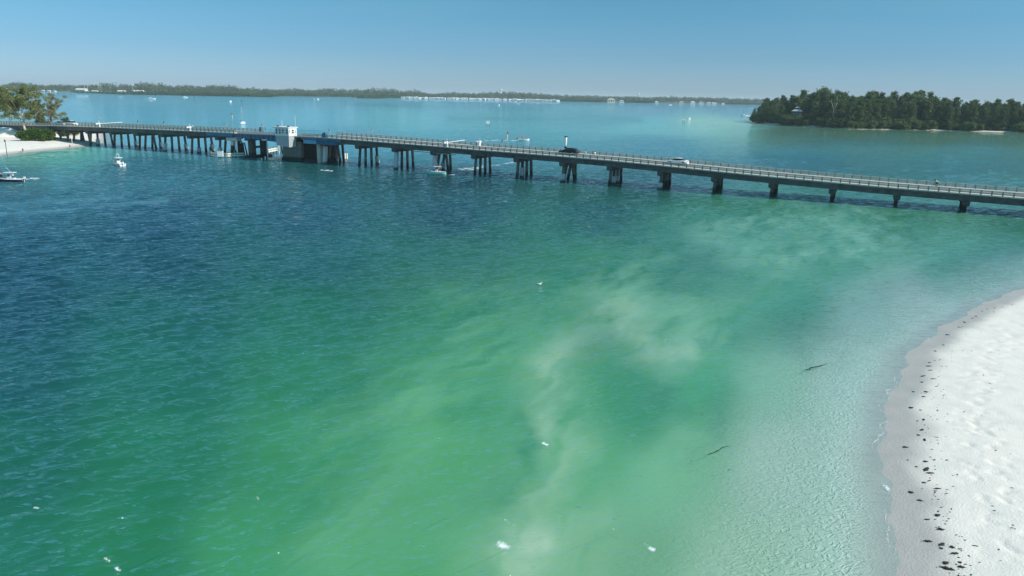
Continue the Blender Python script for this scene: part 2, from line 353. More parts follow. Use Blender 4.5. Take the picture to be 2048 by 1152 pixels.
# x of the mapped frame lies along the crests
ra = ripple(R(-36), 1.9, .26, 6, .42, .5, 1.1); rb = ripple(R(-24), .8, .34, 4, .26); rc = ripple(R(66), 3.0, .35, 5, .045, .8, 1.0)
def mth(op, a, b):
    m = N('ShaderNodeMath'); m.operation = op
    for i, v in enumerate((a, b)):
        if isinstance(v, (int, float)): m.inputs[i].default_value = v
        else: LK(v, m.inputs[i])
    return m.outputs[0]
gn = N('ShaderNodeTexNoise'); gn.inputs['Scale'].default_value = .035; gn.inputs['Detail'].default_value = 3; LK(tc.outputs['Object'], gn.inputs[0])
gm = N('ShaderNodeMapRange'); gm.inputs[1].default_value = .35; gm.inputs[2].default_value = .65; gm.inputs[3].default_value = .65; gm.inputs[4].default_value = 1.15; LK(gn.outputs[0], gm.inputs[0])
opn = mth('SUBTRACT', 1.0, sep.outputs[2])
open_h = mth('MULTIPLY', mth('MULTIPLY', mth('ADD', ra.outputs[0], rb.outputs[0]), gm.outputs[0]), mth('MAXIMUM', opn, .12))
hsum = mth('ADD', open_h, mth('MULTIPLY', rc.outputs[0], sep.outputs[2]))
bp = N('ShaderNodeBump'); bp.inputs['Strength'].default_value = 1.0; bp.inputs['Distance'].default_value = 1.0; LK(hsum, bp.inputs['Height'])
fr = N('ShaderNodeFresnel'); fr.inputs['IOR'].default_value = 1.333; LK(bp.outputs[0], fr.inputs['Normal'])
gl = N('ShaderNodeBsdfGlossy'); gl.inputs['Roughness'].default_value = .03; gl.inputs['Color'].default_value = (.95,.97,1,1); LK(bp.outputs[0], gl.inputs['Normal'])
df = N('ShaderNodeBsdfDiffuse'); LK(ca.outputs['Color'], df.inputs['Color']); upn = N('ShaderNodeCombineXYZ'); upn.inputs[2].default_value = 1; LK(upn.outputs[0], df.inputs['Normal'])
tr = N('ShaderNodeBsdfTransparent'); tr.inputs['Color'].default_value = (.90,.97,.95,1)
m1 = N('ShaderNodeMixShader'); LK(sep.outputs[0], m1.inputs[0]); LK(tr.outputs[0], m1.inputs[1]); LK(df.outputs[0], m1.inputs[2])
geo = N('ShaderNodeNewGeometry'); frf = mth('MULTIPLY', fr.outputs[0], mth('SUBTRACT', 1.0, geo.outputs['Backfacing']))
m2 = N('ShaderNodeMixShader'); LK(frf, m2.inputs[0]); LK(m1.outputs[0], m2.inputs[1]); LK(gl.outputs[0], m2.inputs[2])
fn = N('ShaderNodeTexNoise'); fn.inputs['Scale'].default_value = 7; fn.inputs['Detail'].default_value = 6; fn.inputs['Roughness'].default_value = .7; LK(tc.outputs['Object'], fn.inputs[0])
fm = mth('MULTIPLY', sep.outputs[1], 1.0); fm = mth('ADD', fm, mth('MULTIPLY', mth('SUBTRACT', fn.outputs[0], .5), 1.6))
fr2 = N('ShaderNodeMapRange'); fr2.inputs[1].default_value = .42; fr2.inputs[2].default_value = .85; LK(fm, fr2.inputs[0])
fk = mth('MULTIPLY', fr2.outputs[0], mth('MINIMUM', mth('MULTIPLY', sep.outputs[1], 3.0), 1.0))
fd = N('ShaderNodeBsdfDiffuse'); fd.inputs['Color'].default_value = (.78,.82,.80,1)
m3 = N('ShaderNodeMixShader'); LK(fk, m3.inputs[0]); LK(m2.outputs[0], m3.inputs[1]); LK(fd.outputs[0], m3.inputs[2]); LK(m3.outputs[0], out.inputs[0])
WV = np.stack([WX, WY, WZ], -1).reshape(-1, 3)
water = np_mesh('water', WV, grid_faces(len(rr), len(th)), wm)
def vattr(o, name, arr):
    a = o.data.attributes.new(name, 'FLOAT_COLOR', 'POINT'); buf = np.ones((len(o.data.vertices), 4), np.float32); buf[:, :arr.shape[-1]] = arr.reshape(-1, arr.shape[-1]); a.data.foreach_set('color', buf.ravel())
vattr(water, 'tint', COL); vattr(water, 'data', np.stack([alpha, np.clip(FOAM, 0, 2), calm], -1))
tag(water, 'blue green inlet water with wind ripples', kind='structure')
del num, den, Pyy
# seabed under everything
b = MB(); 
b.add([(-26000,-26000,-2.6),(26000,-26000,-2.6),(26000,26000,-2.6),(-26000,26000,-2.6)], [(0,1,2,3)])
tag(b.build('seabed', mat('seabed_sand', (.25,.27,.2), .95)), 'sandy seabed under the inlet', kind='structure')

# ------------------------------------------------------------------ beach (right)
xs = np.concatenate([np.arange(-4, 30, .16), np.arange(30, 76, .26), np.arange(76, 130, 2), np.arange(130, 420, 12)])
ys = np.concatenate([np.arange(-40, 18, 3), np.arange(18, 60, .16), np.arange(60, 100, .3), np.arange(100, 145, 1.2)])
GX, GY = np.meshgrid(xs, ys); sdb = beach_sd(GX, GY)
hz = np.where(sdb > 0, .75*(1-np.exp(-sdb/9.0))+.03*sdb*0, np.where(sdb > -14, sdb*.065, -.91+(sdb+14)*.2))
land = sstep(1.5, 6, sdb)
hz += land*((fbm(GX*.09, GY*.09, 81, 4)-.5)*.22+(fbm(GX*.7, GY*.7, 83, 4)-.5)*.018+(fbm(GX*2.3, GY*2.3, 84, 3)-.5)*.012)
hz += (1-land)*(fbm(GX*.5, GY*.5, 85, 3)-.5)*.03
edge = sstep(1.0, 2.9, sdb+(fbm(GX*.45, GY*.45, 87, 4)-.5)*1.0)     # damp -> dry
hz += .02*edge
churn = np.exp(-((sdb-5.2)/1.5)**2)
hz -= churn*.07*np.clip((fbm(GX*2.0, GY*2.0, 89, 3)-.56)*8, 0, 1)
hz = np.maximum(hz, -4)
sm = bpy.data.materials.new('beach_sand'); sm.use_nodes = True; t = sm.node_tree; b0 = t.nodes['Principled BSDF']; N = t.nodes.new; LK = t.links.new
at_ = N('ShaderNodeAttribute'); at_.attribute_name = 'data'; s0 = N('ShaderNodeSeparateColor'); LK(at_.outputs['Color'], s0.inputs[0]); tc = N('ShaderNodeTexCoord')
n1 = N('ShaderNodeTexNoise'); n1.inputs['Scale'].default_value = .6; n1.inputs['Detail'].default_value = 8; n1.inputs['Roughness'].default_value = .65; LK(tc.outputs['Object'], n1.inputs[0])
n2 = N('ShaderNodeTexNoise'); n2.inputs['Scale'].default_value = 9; n2.inputs['Detail'].default_value = 5; LK(tc.outputs['Object'], n2.inputs[0])
cr0 = N('ShaderNodeMix'); cr0.data_type = 'RGBA'; cr0.inputs[6].default_value = (.86,.78,.68,1); cr0.inputs[7].default_value = (.74,.70,.62,1)
r0 = N('ShaderNodeMapRange'); r0.inputs[1].default_value = .45; r0.inputs[2].default_value = .72; LK(n1.outputs[0], r0.inputs[0]); LK(r0.outputs[0], cr0.inputs[0])
cw = N('ShaderNodeMix'); cw.data_type = 'RGBA'; cw.inputs[6].default_value = (.40,.36,.32,1); cw.inputs[7].default_value = (.56,.51,.455,1); LK(n1.outputs[0], cw.inputs[0])
cm = N('ShaderNodeMix'); cm.data_type = 'RGBA'; LK(s0.outputs[0], cm.inputs[0]); LK(cw.outputs[2], cm.inputs[6]); LK(cr0.outputs[2], cm.inputs[7])
cu = N('ShaderNodeMix'); cu.data_type = 'RGBA'; cu.inputs[7].default_value = (.72,.74,.62,1); LK(s0.outputs[1], cu.inputs[0]); LK(cm.outputs[2], cu.inputs[6])
LK(cu.outputs[2], b0.inputs['Base Color'])
rg = N('ShaderNodeMapRange'); rg.inputs[3].default_value = .55; rg.inputs[4].default_value = .95; LK(s0.outputs[0], rg.inputs[0]); LK(rg.outputs[0], b0.inputs['Roughness'])
# bump net shaped to imitate the caustic light net on the shallow bed
vo = N('ShaderNodeTexVoronoi'); vo.feature = 'DISTANCE_TO_EDGE'; vo.inputs['Scale'].default_value = 3.8
nd = N('ShaderNodeTexNoise'); nd.inputs['Scale'].default_value = 1.3; nd.inputs['Detail'].default_value = 3; LK(tc.outputs['Object'], nd.inputs[0])
va = N('ShaderNodeVectorMath'); va.operation = 'MULTIPLY_ADD'; va.inputs[1].default_value = (.9,.9,0); LK(nd.outputs[1], va.inputs[0])
mp = N('ShaderNodeMapping'); mp.inputs['Rotation'].default_value = (0,0,R(66)); mp.inputs['Scale'].default_value = (.62,1.1,1); LK(tc.outputs['Object'], mp.inputs[0]); LK(mp.outputs[0], va.inputs[2]); LK(va.outputs[0], vo.inputs['Vector'])
def mt(op, a, b, N=N, LK=LK):
    m = N('ShaderNodeMath'); m.operation = op
    for i, v in enumerate((a, b)):
        if isinstance(v, (int, float)): m.inputs[i].default_value = v
        else: LK(v, m.inputs[i])
    return m.outputs[0]
vr = N('ShaderNodeMapRange'); vr.interpolation_type = 'SMOOTHSTEP'; vr.inputs[1].default_value = 0; vr.inputs[2].default_value = .34; vr.inputs[3].default_value = .052; vr.inputs[4].default_value = 0; LK(vo.outputs[0], vr.inputs[0])
h1 = mt('MULTIPLY', vr.outputs[0], s0.outputs[1])
h2 = mt('MULTIPLY', n2.outputs[0], .03)
bp = N('ShaderNodeBump'); bp.inputs['Strength'].default_value = 1; bp.inputs['Distance'].default_value = 1; LK(mt('ADD', h1, h2), bp.inputs['Height']); LK(bp.outputs[0], b0.inputs['Normal'])
beach = np_mesh('beach', np.stack([GX, GY, hz], -1).reshape(-1, 3), grid_faces(len(ys), len(xs)), sm)
vattr(beach, 'data', np.stack([edge, sstep(-.2, -3.0, sdb), churn], -1))
tag(beach, 'white sand beach with a damp edge at the right', kind='structure')

# ------------------------------------------------------------------ left spit, embankment
xs = np.arange(-330, -110, .9); ys = np.arange(175, 420, .9); GX, GY = np.meshgrid(xs, ys)
s_ = (GX-A0.x)*DB.x+(GY-A0.y)*DB.y; t_ = (GX-A0.x)*NB.x+(GY-A0.y)*NB.y
sdl = poly_sd(GX, GY, LSP)+(fbm(GX*.1, GY*.1, 91, 3)-.5)*3
hz = np.where(sdl > 0, 1.25*(1-np.exp(-sdl/7)), sdl*.09)+sstep(2, 8, sdl)*(fbm(GX*.15, GY*.15, 92, 4)-.5)*.5
prof = np.clip(1-np.maximum(np.abs(t_-4.6)-6.5, 0)/9.0, 0, 1); up = sstep(291, 303, s_)
rz = np.interp(s_, [a for a, _ in _sz], [b for _, b in _sz])-1.4
hz = np.where(sdl > -20, np.maximum(hz, (rz*prof)*up-.3), hz); hz = np.maximum(hz, -4)
spit = np_mesh('sand_spit', np.stack([GX, GY, hz], -1).reshape(-1, 3), grid_faces(len(ys), len(xs)), sm)
vattr(spit, 'data', np.stack([sstep(.5, 4, sdl), sstep(-.2, -3, sdl), sdl*0], -1))
tag(spit, 'white sand spit and embankment at the left bridge end', kind='structure')

# ================================================================== BRIDGE
conc = mat('concrete', (.17,.17,.15), .85, .35, .8, bump=.3, stain=(1.3,(.03,.035,.03)))
conc_d = mat('concrete_shaded', (.095,.10,.095), .9, .42, .6, bump=.3, stain=(1.5,(.025,.03,.025)))  # base darkened towards the shaded deck sides; mottling and foot growth are staining
conc_rail = mat('concrete_rail', (.52,.49,.42), .8, .18, 2.0)
conc_pale = mat('concrete_jacket', (.55,.57,.57), .8, .12, 1.2, stain=(.5,(.05,.06,.05)))
asph = mat('asphalt', (.22,.19,.165), .9, .2, 1.0)
walk = mat('walkway_concrete', (.62,.57,.49), .85, .15, 1.5)
blue = mat('blue_steel', (.035,.145,.25), .5, .35, .7)
blue_l = mat('light_blue_steel', (.12,.38,.50), .5, .2, 1.0)
white = mat('white_paint', (.78,.78,.76), .5, .06, 3.0)
white_w = mat('weathered_white', (.70,.69,.64), .7, .15, 1.5)
yel = mat('yellow_line', (.60,.42,.05), .7); lin = mat('white_line', (.7,.7,.68), .7)
timber = mat('dark_timber', (.055,.05,.045), .9, .35, 2.0); timber_p = mat('pale_timber', (.74,.70,.57), .85, .25, 1.5)
dark = mat('dark_rubber', (.015,.015,.017), .6); glass = mat('dark_glass', (.012,.018,.022), .12, .1, spec=.8)
metal = mat('galvanised_metal', (.42,.44,.45), .45, .1, metal=.6); chrome = mat('bright_metal', (.6,.62,.64), .3, .05, metal=.8)
br = thing('road_bridge', 'long low concrete road bridge crossing the inlet with a blue steel lifting span', 'bridge', tuple(A0), BROT)
def L(s, t, z): return (-s, t, z)
SS = sorted(set(list(np.arange(-72, 400, 4.0))+[s for s, _ in _sz if s < 400]))
def sweep(mb, ss, t0, t1, za, zb):
    """box swept along the bridge; za, zb offsets from road level"""
    for k in range(len(ss)-1):
        a, b = ss[k], ss[k+1]; ra, rb_ = roadz(a), roadz(b)
        mb.hexa([L(b,t0,rb_+za),L(a,t0,ra+za),L(a,t1,ra+za),L(b,t1,rb_+za)], [L(b,t0,rb_+zb),L(a,t0,ra+zb),L(a,t1,ra+zb),L(b,t1,rb_+zb)])
    return mb
def cut(a, b): return [a]+[s for s in SS if a+.01 < s < b-.01]+[b]
T0, T1 = -1.0, 10.4
LEAF0, LEAF1 = 159.0, 190.0
for a, b in ((-70, LEAF0), (LEAF1, 398)):
    d = MB(); sweep(d, cut(a, b), T0, T1, -.32, -.004)
    for t in (-.72, 2.0, 4.7, 7.4, 9.7): sweep(d, cut(a, b), t, t+.42, -1.28, -.322)
    d.build('deck', conc_d, br)
    d = MB(); sweep(d, cut(a, b), .85, 8.55, 0, .05); d.build('roadway', asph, br)
    d = MB(); sweep(d, cut(a, b), T0, .80, 0, .20); d.build('walkway', walk, br)
    d = MB(); sweep(d, cut(a, b), 8.60, T1, 0, .20); d.build('walkway', walk, br)
d = MB(); 
for t in (4.56, 4.78): sweep(d, cut(-70, 398), t, t+.10, .054, .058)
d.build('centre_line', yel, br)
for t in (1.25, 8.05): sweep(MB(), cut(-70, 398), t, t+.12, .054, .058).build('edge_line', lin, br)
# lifting span
d = MB(); sweep(d, cut(LEAF0, LEAF1), T0+.15, T1-.15, -.25, 0); sweep(d, cut(LEAF0, LEAF1), .85, 8.55, 0, .05)
d.build('span_roadway', mat('steel_grating', (.16,.17,.17), .7, .2, 3), br)
def girder(s0, s1, t, dep0, dep1, n=14):
    m = MB()
    for k in range(n):
        a = s0+(s1-s0)*k/n; b = s0+(s1-s0)*(k+1)/n; da = dep0+(dep1-dep0)*(k/n)**1.5; db = dep0+(dep1-dep0)*((k+1)/n)**1.5
        ra, rb_ = roadz(a)-.26, roadz(b)-.26
        m.hexa([L(b,t,rb_-db),L(a,t,ra-da),L(a,t+.06,ra-da),L(b,t+.06,rb_-db)], [L(b,t,rb_),L(a,t,ra),L(a,t+.06,ra),L(b,t+.06,rb_)])
        m.hexa([L(b,t-.18,rb_-db-.06),L(a,t-.18,ra-da-.06),L(a,t+.24,ra-da-.06),L(b,t+.24,rb_-db-.06)], [L(b,t-.18,rb_-db),L(a,t-.18,ra-da),L(a,t+.24,ra-da),L(b,t+.24,rb_-db)])
        m.box(-a-.04, -a+.04, t-.16, t-.002, ra-da, ra-.02)
    return m
girder(LEAF1-.1, 166, -.55, .85, 2.1).build('span_girder', blue, br)
girder(LEAF1-.1, 166, 9.6, .85, 2.1).build('span_girder', blue, br)
m = MB()
for k in range(9):
    s = 167+k*2.7; m.box(-s-.1, -s+.1, -.48, 9.6, roadz(s)-1.0, roadz(s)-.28)
m.build('cross_beams', blue, br)
sweep(MB(), cut(190.2, 201), -1.08, -.98, -1.0, -.05).build('fascia_girder', blue, br)
m = sweep(MB(), cut(149, 163), -1.12, -1.02, -.75, -.1); sweep(m, cut(150.5, 162), -.9, -.75, -1.75, -.9)
for s in np.arange(150.5, 162, .7): m.box(-s-.03, -s+.03, -1.0, -.9, roadz(s)-1.7, roadz(s)-.9)
m.build('approach_girder', blue, br)
MB().box(-162.3, -157.8, -1.25, -.95, roadz(160)-1.75, roadz(160)-.8).build('counterweight_panel', blue_l, br)
# railings -----------------------------------------------------------
def rail_set(t, parts):
    for a, b in parts:
        m = MB(); sweep(m, cut(a, b), t-.11, t+.11, .82, 1.0); sweep(m, cut(a, b), t-.08, t+.08, .38, .60)
        ro = m.build('railing', conc_rail, br)
        yield a, b, ro
post0 = MB().box(-.11, .11, -.12, .12, 0, 1.04).build('railing_post', mat('post_concrete', (.27,.26,.235), .85, .2, 2), None); first = [True]
def put_post(s, t, ro):
    if first[0]: o = post0; first[0] = False
    else: o = post0.copy(); C.objects.link(o)
    o.parent = ro; o.location = L(s, t, roadz(s)+.0)
for t, segs in ((-.72, [(-70, 163.2), (189.5, 330)]), (10.1, [(-70, 160), (190, 330)])):
    for a, b, ro in rail_set(t, segs):
        k = 0; s = a+.3; cnt = 0
        while s < b:
            if s > -14 and cnt < 99: put_post(s, t, ro); cnt += 1
            s += 1.735
# slim metal rail on the lifting span
for t in (-.70, 10.05):
    m = MB()
    for k in range(14):
        s = 164+k*1.95; s2 = min(s+1.95, 189.4)
        m.tube(L(s,t,roadz(s)+.02), L(s,t,roadz(s)+1.15), .05, n=6)
        for h in (.45,.8,1.12): m.tube(L(s,t,roadz(s)+h), L(s2,t,roadz(s2)+h), .03, n=6)
    m.build('span_railing', blue_l, br)
# bents --------------------------------------------------------------
bents = [-24,-12,0,11.75,23.6,35.4,47.4,59.4,71.4,83.3,95.5,107.5,119.7,131.9,144.1,156.3,197.6,209.8,222.1,234.3,246.9,259.4,271.8,284.2,296.6]
tower = {83.3,119.7,156.3,197.6,234.3,271.8}
jack = {59.4:[(0,.45)], 71.4:[(1,.55),(2,.5)], 83.3:[(0,.5)], 95.5:[(1,.62)], 119.7:[(0,.97),(2,.45)], 131.9:[(0,.97)], 144.1:[(3,.5)], 156.3:[(0,.97)],
        197.6:[(0,.5)], 209.8:[(3,.55),(1,.35)], 222.1:[(0,.55),(3,.4)], 234.3:[(3,.45)], 246.9:[(3,.4)], 259.4:[(1,.5)]}
PT = [(1.0,0.0),(3.35,3.05),(5.9,5.9),(8.3,8.9)]        # t at the cap, t at the water
def pile_mesh(m, top, bot, w):
    top = Vector(top); bot = Vector(bot); h = w/2
    sq = lambda c: [(c.x-h,c.y-h,c.z),(c.x+h,c.y-h,c.z),(c.x+h,c.y+h,c.z),(c.x-h,c.y+h,c.z)]
    return m.hexa(sq(bot), sq(top))
for s in bents:
    p = bpy.data.objects.new('pier', None); C.objects.link(p); p.parent = br; p.location = L(s, 0, 0)
    zc = roadz(s)-1.285
    m = MB(); m.box(-.62,.62,-.55,9.9,zc-.85,zc); m.box(-.5,.5,-.35,9.7,zc-1.0,zc-.85); m.build('pile_cap', conc_d, p)
    for i, (tt, tb) in enumerate(PT):
        offs = [0] if s not in tower or i == 0 else ([(-1)] if i == 1 else [1, -1] if i == 2 else [0])
        for o_ in offs:
            w_ = .52 if s > 100 else .58
            extra = 1.3*o_ if s in tower else 0
            pile_mesh(MB(), (0.25*o_, tt, zc-.98), (extra, tb, -2.5), w_).build('pile', conc if (i+int(s)) % 3 else conc_d, p)
            for ji, fr_ in jack.get(s, []):
                if ji == i and (o_ in (0, -1)):
                    f_ = fr_; ztop = (zc-1)*f_; k = (zc-.98-ztop)/(zc-.98+2.5); k2 = (zc-.98+.1)/(zc-.98+2.5)
                    a = Vector((0.25*o_, tt, zc-.98)); b_ = Vector((extra, tb, -2.5))
                    pile_mesh(MB(), a.lerp(b_, k), a.lerp(b_, k2), .92).build('pile_jacket', conc_pale, p)['label'] = 'pale repair sleeve around the lower pile'
# main (bascule) pier
p = bpy.data.objects.new('bascule_pier', None); C.objects.link(p); p.parent = br; p.location = L(164.5, 0, 0)
m = MB(); m.box(-7.0+.0, .0, 0, 9.6, -2.5, 5.6); m.build('pier_block', conc, p)
MB().box(-7.3, .3, -.25, 9.9, -2.5, .9).build('pier_footing', conc_d, p)
MB().box(.02, 5.5, 1.2, 9.4, -2.5, 5.5).build('machinery_wall', mat('shade_dark_wall', (.016,.015,.014), .9, .3, .8), p)  # near-black wall: the shade inside the opening is put into its colour
MB().box(5.55, 6.7, .3, 2.9, -2.5, 5.4).build('side_column', conc_rail, p)
m = MB(); m.box(.3, 5.2, .1, .9, -2.5, .7); m.build('pier_sill', conc_d, p)
# rest pier of the lifting span
p = bpy.data.objects.new('rest_pier', None); C.objects.link(p); p.parent = br; p.location = L(185.2, 0, 0)
for t in (.9, 5.6): MB().box(-.85, .85, t, t+1.5, -2.5, 5.0).build('column', conc_d, p)
MB().box(-1.0, 1.0, -.2, 9.6, 5.0, 5.75).build('cap_beam', conc_d, p)
MB().box(-.5, .5, 2.4, 5.6, 2.7, 3.3).build('tie_beam', conc_d, p)
MB().box(-1.6, 1.6, .2, 8.2, -2.5, .55).build('footing', conc_d, p)
# tender house (built on the bridge, own part with windows)
hs = bpy.data.objects.new('tender_house', None); C.objects.link(hs); hs.parent = br; hs.location = L(168.3, -3.2, 0)
hw = mat('house_white_wall', (.74,.73,.69), .7, .06, 1.5); hg = mat('house_grey_wall', (.40,.42,.41), .75, .1, 1.2)
m = MB(); m.hexa([(-2.35,.1,4.55),(2.3,.1,4.15),(2.3,2.9,4.15),(-2.35,2.9,4.55)], [(-2.5,0,7.3),(2.5,0,7.3),(2.5,3.1,7.3),(-2.5,3.1,7.3)])
m.build('lower_body', hg, hs)
MB().box(-2.56, 2.56, -.06, 3.2, 7.302, 9.45).build('wall', hw, hs)
MB().box(-2.60, 2.60, -.10, 3.24, 7.25, 7.40).build('ledge', hw, hs)
m = MB(); m.hexa([(-2.8,-.45,9.452),(2.7,-.35,9.452),(2.7,3.5,9.452),(-2.8,3.5,9.452)], [(-3.2,-.6,9.75),(2.8,-.5,9.75),(2.8,3.7,9.75),(-3.2,3.7,9.75)])
m.build('roof', white, hs)
def win(x0, x1, y0, y1, z0, z1, face):
    f = MB(); g = MB(); e = .05
    if face == 'front':
        f.box(x0-e, x1+e, y0-.045, y0-.002, z0-e, z1+e); g.box(x0, x1, y0-.06, y0-.046, z0, z1)
    else:
        f.box(x0+.002, x0+.045, y0-e, y1+e, z0-e, z1+e); g.box(x0+.046, x0+.06, y0, y1, z0, z1)
    fo = f.build('window_frame', hw, hs); g.build('pane', glass, fo)
for x in (-2.15, -.95, .25, 1.75): 
    win(x, x+.5, -.06, 0, 8.55, 9.05, 'front'); win(x, x+.5, -.06, 0, 7.85, 8.4, 'front')
for y in (.25, 1.2, 2.5):
    if y == 1.2: win(2.56, 0, y, y+.75, 8.60, 8.98, 'side'); win(2.56, 0, y, y+.75, 8.05, 8.42, 'side')
    else: win(2.56, 0, y, y+.16, 8.2, 9.0, 'side')
for x, y, h in ((-1.2, 1.5, 1.9), (2.4, 3.0, 3.2)): MB().tube((x,y,9.75),(x,y,9.75+h),.05,.03,6).build('antenna', white, hs)
for x in (-2.0, 1.9): MB().box(x-.2, x+.2, .4, .8, 9.752, 10.1).build('roof_lamp', dark, hs)
m = MB(); m.box(.5,.7,-.35,-.07,7.7,8.1); m.build('flood_lamp', white, hs)
# gate / machinery boxes on the deck next to the house
m = MB(); m.box(-155.6,-154.6,-.95,-.1,roadz(155),roadz(155)+1.5); m.build('control_cabinet', blue, br)
m = MB(); m.box(-188.9,-188.3,8.7,9.5,roadz(188),roadz(188)+1.6); m.build('control_cabinet', conc_d, br)
sweep(MB(), cut(113, 125.8), -.2, .2, -1.75, -1.6).build('utility_pipe', metal, br)
m = MB(); m.hexa([L(400,-1,-.5),L(300.5,-1,-.5),L(300.5,10.4,-.5),L(400,10.4,-.5)], [L(400,-.9,3.2),L(302,-.9,roadz(302)-1.3),L(302,10.3,roadz(302)-1.3),L(400,10.3,3.2)])
m.build('abutment', conc_d, br)

# ------------------------------------------------------------------ gates on the deck
def zr(s): return roadz(s)
def barrier_gate(s, t, reach, label, lift=.0):
    q = bw(s, t, zr(s)+.2); g = thing('barrier_gate', label, 'barrier gate', tuple(q), BROT, 'traffic barrier gates on the bridge')
    MB().box(-.35,.35,-.3,.3,0,1.35).build('housing', white, g)
    m = MB(); sg = 1 if reach > 0 else -1; n = int(abs(reach)/.6)
    for k in range(n): 
        y0 = sg*(.3+k*.6); y1 = sg*(.3+(k+1)*.6-.02)
        m.box(-.06,.06,min(y0,y1),max(y0,y1),1.0+lift*k*.6,1.13+lift*k*.6)
    m.build('arm', white, g)
    m = MB(); m.box(-.12,.12,-sg*1.1 if sg > 0 else .3, -.3 if sg > 0 else 1.1,.85,1.25); m.build('counterweight', white, g)
    m = MB()
    m.tube((0,0,1.35),(0,0,2.0),.05,n=6); m.box(-.3,.3,-.06,.06,1.75,1.95); m.build('signal_head', white, g)
    return g
barrier_gate(115.5, -.35, 9.5, 'lowered white barrier gate between the house and the turquoise boat', .02)
barrier_gate(209, -.35, 1.4, 'white gate housing with short folded arm left of the blue girders', .5)
barrier_gate(252.5, -.35, 8.5, 'white barrier gate nearest the leafy shore at the left end of the bridge', .03)
barrier_gate(111.5, 9.6, -1.2, 'small white gate post on the far kerb opposite the lowered arm', .3)
# sign posts
def sign_post(s, t, h, kind, label, face=0.0, col=None):
    g = thing('road_sign', label, 'road sign', tuple(bw(s, t, zr(s)+.2)), BROT+face, 'small signs along the bridge')
    MB().tube((0,0,0),(0,0,h),.045,n=6).build('post', metal, g)
    m = MB()
    if kind == 'round':
        n = 16; m.loft([[(.40*math.cos(6.283*i/n), y, h+.40*math.sin(6.283*i/n)) for i in range(n)] for y in (-.03,.03)], False)
    elif kind == 'diamond': m.hexa([(-.5,-.03,h),(0,-.03,h-.5),(0,.03,h-.5),(-.5,.03,h)], [(0,-.03,h+.5),(.5,-.03,h),(.5,.03,h),(0,.03,h+.5)])
    else: m.box(-.32,.32,-.08,-.046,h-.55,h+.35)
    m.build('panel', col or white, g)
sign_post(267, 9.6, 2.2, 'round', 'round white sign on the far kerb above the sand spit')
sign_post(246, 9.6, 1.8, 'rect', 'narrow grey sign back on the far kerb near the left barrier gate', col=metal)
sign_post(233, 9.6, 1.8, 'rect', 'narrow grey sign back on the far kerb left of the folded gate', col=metal)
sign_post(188.6, 9.6, 2.2, 'rect', 'white sign on the far kerb just left of the lifting span')
sign_post(204, 9.6, 2.2, 'rect', 'white sign on the far kerb between the folded gate and the lifting span')
sign_post(153.3, -.5, 2.1, 'rect', 'white sign on the near kerb just right of the control house')
sign_post(146.5, 9.6, 2.3, 'rect', 'second white sign right of the control house')
sign_post(177, -.5, 1.6, 'rect', 'small white sign on the lifting span railing left of the house')
sign_post(104.5, 9.6, 1.8, 'rect', 'thin pale sign on the far kerb right of the lowered gate', col=conc_pale)
# tall white lamp behind the dark car
g = thing('signal_mast', 'white mast with dark caps standing behind the dark car', 'signal mast', tuple(bw(87.3, 11.2, 0)), BROT)
zz = zr(87); m = MB(); m.tube((0,0,-2.5),(0,0,zz+1.2),.16,n=8); m.build('mast', conc_pale, g)
MB().loft([[(r*math.cos(6.283*i/10), r*math.sin(6.283*i/10), z) for i in range(10)] for z, r in ((zz+1.5,.16),(zz+1.9,.25),(zz+3.0,.30),(zz+3.9,.26))]).build('white_tank', white, g)
m = MB(); m.box(-.35,.35,-.3,.3,zz+3.9,zz+4.1); m.box(-.3,.3,-.3,.3,zz+1.2,zz+1.5); m.build('dark_cap', dark, g)

# ------------------------------------------------------------------ timber guards by the channel
def guard(label, pts, z0, z1, group='timber guards along the channel', posts=True):
    o = pts[0]; g = thing('channel_fender', label, 'fender', (o.x, o.y, 0), 0, group)
    m = MB(); P_ = [Vector((q.x-o.x, q.y-o.y, 0)) for q in pts]
    for a, b in zip(P_[:-1], P_[1:]):
        d = (b-a).normalized(); nn = Vector((-d.y, d.x, 0))*.22
        for za, zb in ((z0, z0+(z1-z0)*.42), (z0+(z1-z0)*.6, z1)):
            m.hexa([tuple(a-nn+Vector((0,0,za))),tuple(b-nn+Vector((0,0,za))),tuple(b+nn+Vector((0,0,za))),tuple(a+nn+Vector((0,0,za)))],
                   [tuple(a-nn+Vector((0,0,zb))),tuple(b-nn+Vector((0,0,zb))),tuple(b+nn+Vector((0,0,zb))),tuple(a+nn+Vector((0,0,zb)))])
    m.build('wale', timber_p, g)
    if posts:
        for a, b in zip(P_[:-1], P_[1:]):
            n_ = max(1, int((b-a).length/2.2))
            for k in range(n_+1):
                q = a.lerp(b, k/n_); MB().tube((q.x,q.y+.35,-2.4),(q.x,q.y+.35,z1+.25),.17,n=7).build('post', timber, g)
    return g
guard('pale L-shaped timber fender low on the water below the left end of the lifting span', [at(420,303), at(424,313.5), at(455,315), at(489,313.5)], .25, 1.25)
guard('short pale timber fender reaching back beside the white pole near the control house pier', [at(536,317), at(535,311), at(558,306)], .9, 1.9)
gb = thing('channel_light_box', 'white square box fixed on the pale L-shaped fender', 'equipment box', tuple(at(444,313.5,.25)+NB*-.5), 0)
m = MB(); m.box(-.8,.8,-.35,.2,.1,1.6); m.build('box', white, gb); MB().box(-.85,.85,-.4,.25,1.6,1.7).build('lid', white, gb)
